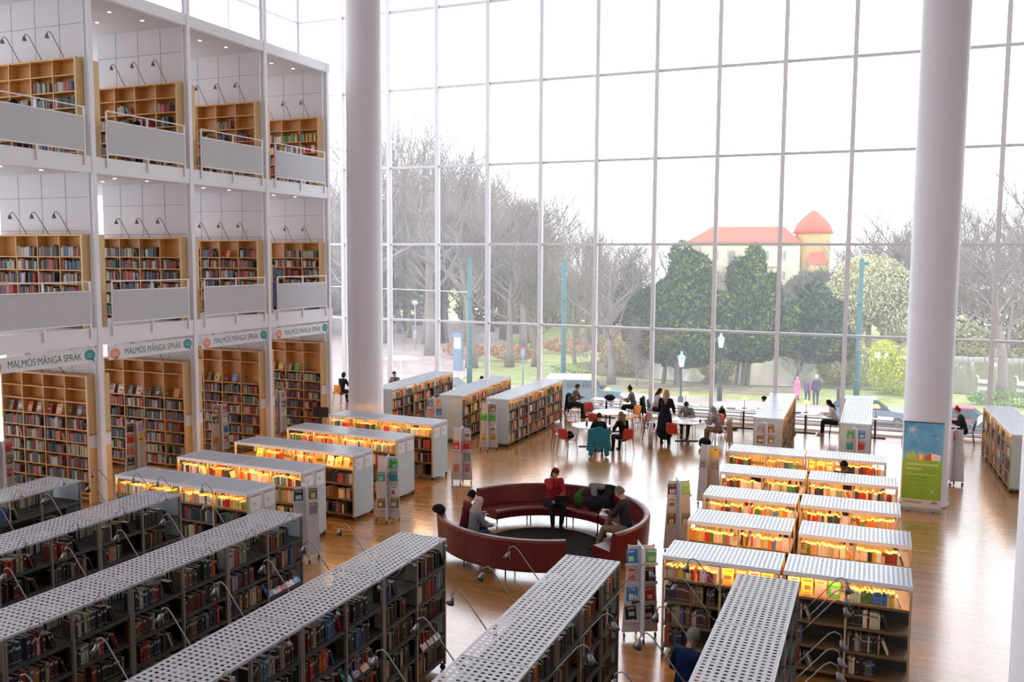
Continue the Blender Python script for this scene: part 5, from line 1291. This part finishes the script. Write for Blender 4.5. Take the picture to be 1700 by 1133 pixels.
bush('conifer', 'tall dark green conifer, right of the two big ones beyond the glass', -9.3, 65.6,
     [(0, 0, 3.6, 2.7, 2.3, 2.0), (.2, 0, 5.6, 2.1, 1.9, 2.1), (-.8, 0, 7.6, 1.0, 1.0, 1.5), (.2, 0, 8.5, .8, .8, 1.5), (1.9, 0, 3.4, 1.6, 1.4, 1.3), (2.6, 0, 5.0, .8, .8, 1.0), (1.4, 0, 6.9, .7, .7, 1.1)], 21000, .30, GR, [((-.4, 0, 0), (-.3, 0, 4), .17), ((-.1, .1, 0), (.1, 0, 4), .17), ((-.9, .1, 0), (-.5, 0, 4), .12)], 'tree', 'big green conifers', up=.35, seed=3)
bush('conifer', 'smaller dark conifer behind the pink-coated child', -5.2, 68.2,
     [(0, 0, 3.2, 2.6, 2.0, 1.7), (.2, 0, 5.0, 1.9, 1.6, 1.6), (0, 0, 6.2, 1.1, 1.0, 1.1), (1.7, 0, 3.0, 1.3, 1.2, 1.3)], 10500, .32, [(.04, .09, .05), (.06, .12, .055), (.08, .14, .07)], [((-1.2, 0, 0), (-.3, 0, 3), .14)], 'tree', 'big green conifers', up=.3, seed=4)
bush('conifer', 'distant dark conifer left of the big green ones', -27, 98, [(0, 0, 3.2, 2.3, 2.0, 3.0), (0, 0, 6, 1.3, 1.2, 2.5)], 4500, .45, [(.07, .11, .07)], None, 'tree', None, up=.2, seed=5)
bush('conifer', 'distant dark conifer in front of the tower', -9.0, 118, [(0, 0, 4, 4.2, 3, 3.6), (3.5, 0, 5.5, 3.0, 2, 2.4)], 6500, .5, [(.09, .13, .08), (.12, .16, .10)], None, 'tree', None, up=.2, seed=6)
YG = [(.50, .50, .16), (.42, .44, .18), (.58, .54, .24), (.36, .38, .16)]
bush('willow', 'pale yellow-green willow across the pond, left of the right column', -2.2, 97, [(0, 0, 6.0, 4.0, 3, 3.6), (-2.6, 0, 4.0, 3.0, 2.4, 3.2), (3.2, 0, 4.6, 3.4, 2.6, 3.6)], 21000, .27, [(.50, .48, .28), (.58, .55, .34), (.44, .43, .27)], [((0, 0, 0), (0, 0, 5), .25)], 'tree', None, up=-1.1, seed=7)
bush('shrub', 'bright yellow-green shrub at the pond edge left of the right column', .2, 65.4, [(0, 0, 1.2, 1.7, 1.0, 1.3), (-.7, 0, 2.4, .9, .8, 1.3), (.9, 0, 2.0, 1.0, .8, 1.3)], 5200, .16, [(.62, .62, .05), (.52, .56, .08), (.42, .50, .10)], None, 'shrub', 'shrubs along the pond', up=.6, seed=8)
bush('shrub', 'yellow-green shrub between the right conifer and the third tram pole', -3.6, 69.5, [(0, 0, 1.5, 1.6, 1.2, 1.7), (1.6, 0, 1.2, 1.2, 1.0, 1.5)], 4200, .18, YG, None, 'shrub', 'shrubs along the pond', up=.7, seed=9)
bush('shrub', 'pale green shrub under the gap between the big conifers', -12.0, 68.2, [(0, 0, 1.1, 1.5, 1.0, 1.3)], 2600, .18, YG, None, 'shrub', 'shrubs along the pond', up=.7, seed=10)
bush('shrub', 'green shrub behind the second tram pole', -21.2, 61.5, [(0, 0, .6, 1.5, 1.0, .7)], 1800, .16, [(.30, .40, .12), (.42, .46, .18)], None, 'shrub', 'shrubs along the pond', up=.5, seed=11)
bush('shrub', 'loose brown-green shrub left of the left conifer', -19, 67.2, [(0, 0, 1.3, 1.8, 1.2, 1.5)], 2600, .18, [(.36, .30, .17), (.44, .38, .20)], None, 'shrub', 'shrubs along the pond', up=.6, seed=12)
bush('hedge', 'low green hedge along the pond at the right edge', 9.2, 63.0, [(-2.4, 0, .4, 2.4, .7, .55), (2.4, 0, .45, 2.8, .7, .6)], 5000, .12, [(.16, .26, .07), (.24, .34, .12)], None, 'hedge', None, up=.5, seed=13)
RB = [(.55, .24, .14), (.62, .32, .20), (.42, .22, .13)]
for j, (x, y, L, nm) in enumerate(((-32.5, 72, 4.5, 'left stretch of the russet beech hedge along the gravel'), (-25.5, 80, 5, 'far stretch of the russet beech hedge beyond the lawn'))):
    bush('hedge', nm, x, y, [(-L/2, 0, .75, L/2, .5, .75), (L/2, 0, .75, L/2, .5, .75)], 3600, .15, RB, None, 'hedge', 'russet beech hedges', up=.4, seed=14+j)
bush('shrub', 'tall russet shrub behind the second tram pole', -20.5, 72, [(0, 0, 1.7, 1.8, 1.2, 1.9)], 3200, .16, [(.50, .30, .18), (.42, .33, .20)], None, 'shrub', 'shrubs along the pond', up=.6, seed=18)
BR_ = [(.30, .24, .17), (.38, .31, .20), (.26, .24, .14)]
for j in range(12):
    x = -95+j*11.5; 
    if -22 < x < -2: continue
    bush('undergrowth', 'brown undergrowth at the foot of the wood, %s clump from the left' % ORD[j], x, 108+(j % 3)*3, [(0, 0, 2, 6.2, 2.5, 2.6+(j % 2))], 2600, .55, BR_, None, 'undergrowth', 'undergrowth along the wood', up=.4, seed=20+j)
for j, x in enumerate((6, 13, 21)):
    bush('shrub', 'brown-green bush on the far bank at the right, %s from the left' % ORD[j], x, 95, [(0, 0, 1.4, 3.2, 1.6, 1.7)], 3000, .24, [(.34, .36, .18), (.42, .36, .22), (.28, .30, .14)], None, 'shrub', 'bushes on the far bank', up=.5, seed=40+j)

# palace with red roofs
RT = mat('red_clay_roof', (.62, .085, .045), .7, var=.1, scale=1); CRM = mat('cream_render', (.66, .50, .27), .8, var=.05, scale=.5); WHR = mat('pale_render', (.62, .56, .43), .8, var=.05, scale=.5)
t = thing('palace', 'cream palace with red tiled roofs and a round corner tower beyond the park', 'building', (-21, 150, GZ), radians(8))
b = MB(); b.box((-1.5, 4, 5.9), (17, 9, 11.8)); b.build('wall', WHR, t)
b = MB(); b.add([(-10.8, -1, 11.7), (7.2, -1, 11.7), (7.2, 9, 11.7), (-10.8, 9, 11.7), (-6.8, 3, 14.3), (4.6, 3, 14.3)], [(0, 1, 5, 4), (1, 2, 5), (2, 3, 4, 5), (3, 0, 4), (0, 3, 2, 1)]); b.build('roof', RT, t)
for i in range(6):
    for fz in (3, 6.4, 9.6):
        f = MB(); f.box((-8.6+i*2.6, -.56, fz), (1.2, .1, 1.7)); fo = f.build('window', WHR, t)
        g = MB(); g.box((-8.6+i*2.6-.27, -.63, fz), (.42, .04, 1.4)); g.box((-8.6+i*2.6+.27, -.63, fz), (.42, .04, 1.4)); g.build('pane', cmat('window_dark', (.25, .28, .33), .3), fo)
b = MB(); b.box((0, -.7, 8.0), (8, .5, .3)); b.build('balcony', WHR, t)
b = MB(); b.lathe([(2.7, 0), (2.7, 13.0), (2.95, 13.2)], 20, (9.0, 2, 0)); b.build('tower', CRM, t, True)
b = MB(); b.lathe([(3.15, 13.1), (2.9, 13.8), (2.6, 14.6), (1.7, 15.6), (.7, 16.5), (.25, 16.8), (0, 16.9)], 20, (9.0, 2, 0)); b.build('tower_roof', RT, t, True)
b = MB(); b.tube([(9, 2, 16.8), (9, 2, 17.8)], .08, 6)
for dx in (-.5, -.25, .25, .5): b.tube([(9+dx, 2, 17.3+abs(dx)*.3), (9+dx, 2, 18.0)], .05, 5)
b.tube([(8.5, 2, 17.5), (9.5, 2, 17.5)], .05, 5); b.build('weather_vane', cmat('vane', (.4, .36, .34)), t)
b = MB(); b.box((9.6, -1.4, 4.2), (2.8, 3, 8.4)); b.build('bay_wall', CRM, t)
b = MB(); b.add([(8.0, -3.1, 8.3), (11.2, -3.1, 8.3), (11.2, 0, 8.3), (8.0, 0, 8.3), (8.8, 0, 10.6), (10.4, 0, 10.6)], [(0, 1, 5, 4), (1, 2, 5), (3, 0, 4), (2, 3, 4, 5), (3, 2, 1, 0)]); b.build('bay_roof', RT, t)

# tram poles, street lamps, signs
POLE = mat('sea_green_paint', (.012, .10, .10), .5, var=.08)
for x, y, h, nm, arm in ((-27.6, 57.9, 8.85, 'leftmost', 1), (-20.3, 57.2, 8.8, 'second', 0), (-2.0, 62.2, 9.0, 'third', 2)):
    t = thing('tram_pole', 'tall sea-green tram pole outside, %s of the three' % nm, 'pole', (x, y, GZ), .4, 'sea-green tram poles')
    b = MB(); b.lathe([(.19, 0), (.19, 1.2), (.17, 1.3), (.15, h), (0, h+.02)], 14); b.build('shaft', POLE, t, True)
    for z in (1.25, 3.2, 6.1):
        b = MB(); b.lathe([(.195, z-.04), (.195, z+.04)], 14); b.build('collar', M['chrome'] if z < 6 else POLE, t)
    if arm == 1: b = MB(); b.box((-.45, 0, h-.05), (.6, .16, .14)); b.box((-.75, 0, h-.12), (.3, .24, .1)); b.build('lamp_head', M['chrome'], t)
    if arm == 2: b = MB(); b.box((.2, 0, h-.3), (.5, .2, .2)); b.build('lamp_head', POLE, t)
b = MB(); b.tube([(-60, 66, 6.1), (-45, 62, 4.1), (-27.7, 57.9, 3.9+GZ+2.6), ], .02, 5); o = b.build('tram_wire', M['white']); tag(o, 'thin wire running left from the leftmost tram pole', 'wire')
for x, y, h, nm in ((-9.9, 57.4, 3.6, 'with the tall dark post right of the second one'), (-11.2, 52.0, 2.9, 'left of the taller one')):
    t = thing('street_lamp', 'old-fashioned lantern street lamp '+nm, 'street lamp', (x, y, GZ), 0, 'lantern street lamps')
    b = MB(); b.lathe([(.16, 0), (.16, .9), (.07, 1.0), (.055, h-.3), (.09, h-.25), (.05, h-.2)], 12); b.build('post', cmat('near_black_green_paint', (.015, .03, .03), .5), t, True)
    b = MB(); b.lathe([(.13, h-.2), (.21, h+.32), (0, h+.32)], 8); b.build('lantern', cmat('milky_lantern', (.75, .78, .80), .3), t)
    b = MB(); b.lathe([(.26, h+.32), (.20, h+.42), (.09, h+.52), (.06, h+.62), (.1, h+.66), (0, h+.72)], 12); b.build('lantern_roof', cmat('verdigris', (.35, .55, .52)), t, True)
t = thing('sign_post', 'slim blue information post on the lawn', 'sign', (-23.9, 58.9, GZ)); b = MB(); b.lathe([(.05, 0), (.05, 2.6), (0, 2.62)], 10); b.build('shaft', cmat('steel_blue', (.2, .32, .45)), t, True); b = MB(); b.box((0, 0, 2.3), (.25, .06, .5)); b.build('sign_plate', cmat('steel_blue', (0, 0, 0)), t)
t = thing('sign_post', 'dark blue pillar sign beside the leftmost tram pole', 'sign', (-31.6, 64.2, GZ)); b = MB(); b.box((0, 0, 1.5), (.75, .2, 3.0)); b.build('pillar', cmat('dull_blue', (.16, .24, .34)), t); b = MB(); b.box((0, -.11, 2.2), (.6, .02, .9)); b.build('sign_plate', cmat('pale_blue', (.45, .55, .62)), t)
t = thing('street_lamp', 'distant grey lamp post with a green top on the gravel', 'street lamp', (-42.5, 77, GZ)); b = MB(); b.lathe([(.06, 0), (.06, 4.4)], 8); b.lathe([(.16, .6), (.16, 1.9), (0, 1.95)], 10); b.build('post', cmat('grey_lilac', (.34, .34, .40)), t, True); b = MB(); b.lathe([(.12, 4.3), (.3, 4.55), (.2, 4.75), (0, 4.8)], 12); b.build('lamp_head', cmat('mint', (.45, .72, .62)), t, True)
t = thing('parasol', 'white flat parasol on the terrace right of the left column', 'parasol', (-29.2, 51.0, GZ)); b = MB(); b.lathe([(.03, 0), (.03, 2.6)], 8); b.build('pole', M['white'], t, True); b = MB(); b.lathe([(1.15, 2.42), (.6, 2.54), (0, 2.62)], 14); b.lathe([(0, 2.50), (1.13, 2.40)], 14); b.build('canopy', M['tabletop'], t)
for x, y, lab, c in ((-28, 59, 'slim dark bollard by the gravel', 0), (-2.9, 58.2, 'dark bollard beside the couple', 0)):
    t = thing('bollard', lab, 'bollard', (x, y, GZ)); b = MB(); b.lathe([(.09, 0), (.09, 1.1), (.05, 1.18), (0, 1.2)], 10); b.build('shaft', M['dark'], t, True)

# vehicles
def wheelset(t, xs, w, r, mt):
    for x in xs:
        for s in (-1, 1):
            b = MB(); ax = Matrix(((1, 0, 0), (0, 0, 1), (0, 1, 0)))
            b.lathe([(0, -.11), (r*.8, -.11), (r, -.08), (r, .08), (r*.8, .11), (0, .11)], 20, (x, s*(w/2-.1), r), axis=ax); wo = b.build('wheel', M['rubber'], t, True)
            b = MB(); b.lathe([(0, -.12), (r*.5, -.12), (r*.55, .12), (0, .12)], 14, (x, s*(w/2-.095), r), axis=ax); b.build('hub', mt, wo)
def offroader():
    bl = cmat('grey_blue_paint', (.11, .17, .19), .4, .03); wh = M['tabletop']; gl = cmat('car_glass', (.04, .07, .08), .1, .02)
    t = thing('car', 'grey-blue boxy off-road car with a white roof parked outside', 'car', (-16.9, 51.3, GZ), radians(14))
    b = MB(); prof = [(-2.1, .55), (2.15, .55), (2.2, .7), (2.2, 1.12), (1.05, 1.22), (.95, 1.25), (-2.1, 1.25)]
    W = 1.75; n = len(prof); b.add([(x, -W/2, z) for x, z in prof]+[(x, W/2, z) for x, z in prof], [tuple(range(n)), tuple(range(2*n-1, n-1, -1))]+[(i, n+i, n+(i+1) % n, (i+1) % n) for i in range(n)]); b.build('car_body', bl, t)
    b = MB(); prof = [(-2.08, 1.25), (1.0, 1.25), (.62, 1.78), (-2.02, 1.80)]; W = 1.66; n = 4
    b.add([(x, -W/2, z) for x, z in prof]+[(x, W/2, z) for x, z in prof], [tuple(range(n)), tuple(range(2*n-1, n-1, -1))]+[(i, n+i, n+(i+1) % n, (i+1) % n) for i in range(n)]); b.build('cabin', bl, t)
    b = MB(); b.box((-.70, 0, 1.85), (2.85, 1.72, .11)); b.box((-.70, 0, 1.92), (2.6, 1.5, .05)); b.build('roof', wh, t)
    for x, w in ((-1.5, .8), (-.55, .8), (.25, .6)):
        for s in (-1, 1): b = MB(); b.box((x, s*.835, 1.52), (w, .02, .36)); b.build('side_window', gl, t)
    b = MB(); b.box((.83, 0, 1.52), (.02, 1.45, .42), M4=Matrix.Rotation(-.6, 3, 'Y')); b.build('windscreen', gl, t)
    for s in (-1, 1):
        b = MB(); b.lathe([(0, -.02), (.1, -.02), (.1, .02), (0, .02)], 14, (2.21, s*.6, .92), axis=Matrix(((0, 0, 1), (1, 0, 0), (0, 1, 0)))); b.build('headlight', M['tabletop'], t)
    b = MB(); b.box((2.24, 0, .55), (.12, 1.7, .16)); b.build('bumper', M['dark'], t)
    b = MB(); b.lathe([(0, -.1), (.33, -.1), (.33, .1), (0, .1)], 18, (.15+.9, 0, 1.28)); b.build('spare_wheel', M['rubber'], t)
    wheelset(t, (-1.35, 1.4), 1.78, .40, wh)
offroader()
def hatch(x, y, rz, col, label, nm):
    pm = cmat(nm, col, .3, .03); gl = cmat('car_glass', (0, 0, 0))
    t = thing('car', label, 'car', (x, y, GZ), rz)
    def ext(prof, W, name, m, Wt=None):
        b = MB(); n = len(prof); b.add([(q[0], -W/2*(q[2] if len(q) > 2 else 1), q[1]) for q in prof]+[(q[0], W/2*(q[2] if len(q) > 2 else 1), q[1]) for q in prof], [tuple(range(n)), tuple(range(2*n-1, n-1, -1))]+[(i, n+i, n+(i+1) % n, (i+1) % n) for i in range(n)]); return b.build(name, m, t)
    ext([(-2.0, .3), (2.05, .3), (2.12, .55), (2.0, .78), (1.0, .92), (-1.9, .98), (-2.05, .7)], 1.7, 'car_body', pm)
    ext([(-1.85, .96), (1.0, .91), (.35, 1.4, .82), (-1.35, 1.44, .82)], 1.62, 'cabin_glass', gl)
    b = MB(); b.box((-.5, 0, 1.44), (1.75, 1.3, .05)); b.build('roof', pm, t)
    for x_ in (.0,): b = MB(); b.box((-.35, 0, 1.18), (.08, 1.5, .5)); b.build('pillar', pm, t)
    wheelset(t, (-1.3, 1.35), 1.7, .31, M['chrome'])
hatch(-1.0, 52.6, radians(6), (.20, .24, .30), 'grey-blue car outside behind the fifth window row', 'slate_paint')
hatch(3.6, 51.6, radians(-4), (.62, .06, .10), 'red car outside right of the right column', 'red_paint')
hatch(5.6, 49.0, radians(3), (.05, .08, .14), 'dark blue car outside at the foot of the glass at the right', 'navy_paint')
hatch(-25.5, 50.5, radians(3), (.5, .5, .53), 'silver car outside seen over the second window row', 'silver_paint')
# people outside
P_('child in a pink coat walking outside', -5.5, 60.0, (.5, .8), pose='stand', lean=3, head=(5, 0), topc=(.80, .22, .40), hair='hood', z=GZ, s=.85, coat=True, top='coat', legc=(.1, .05, .08))
P_('person in dark clothes walking outside beside the taller one', -4.75, 58.7, (.3, .9), pose='stand', lean=3, head=(5, 0), topc=(.12, .10, .22), legc=(.06, .08, .14), hairc=(.05, .2, .12), z=GZ, s=.92)
P_('tall grey-haired person in a dark coat holding something pink outside', -4.2, 58.4, (-.3, .9), pose='stand', lean=3, head=(5, 0), topc=(.06, .07, .12), legc=(.05, .06, .10), hairc=(.6, .55, .5), z=GZ, s=1.06, top='jacket')
lump('jacket', 'pink jacket carried between the couple outside', 'jacket', (-4.48, 58.5, GZ+.85), [('e', (0, 0, .3), (.13, .1, .32))], cmat('hot_pink', (.75, .08, .25)), .03, seed=22)
# swans on the pond
for x, y, lab, s in ((6.2, 73, 'white swan on the pond beside the leaning tree', 1.0), (8.7, 72.6, 'white boat-like swan at the right edge of the pond', 1.2)):
    b = MB(); b.ell((0, 0, .18), (.42*s, .22*s, .2*s)); b.cap((.3*s, 0, .25), (.42*s, 0, .62*s), .07, .045); b.cap((.42*s, 0, .62*s), (.56*s, 0, .60*s), .055, .03); b.ell((-.4*s, 0, .27), (.16*s, .1*s, .08*s))
    sw = link('swan', remesh(b, 'swan', [M['tabletop']], .03, 2), None, (x, y, GZ+.05), pi if s < 1.1 else 2.8); tag(sw, lab, 'swan')
    b = MB(); b.cap((.6*s, 0, .60*s), (.68*s, 0, .58*s), .022, .012); link('beak', b.mesh('beak', M['orange'], True), sw)
bpy.data.scenes.remove(SCR)
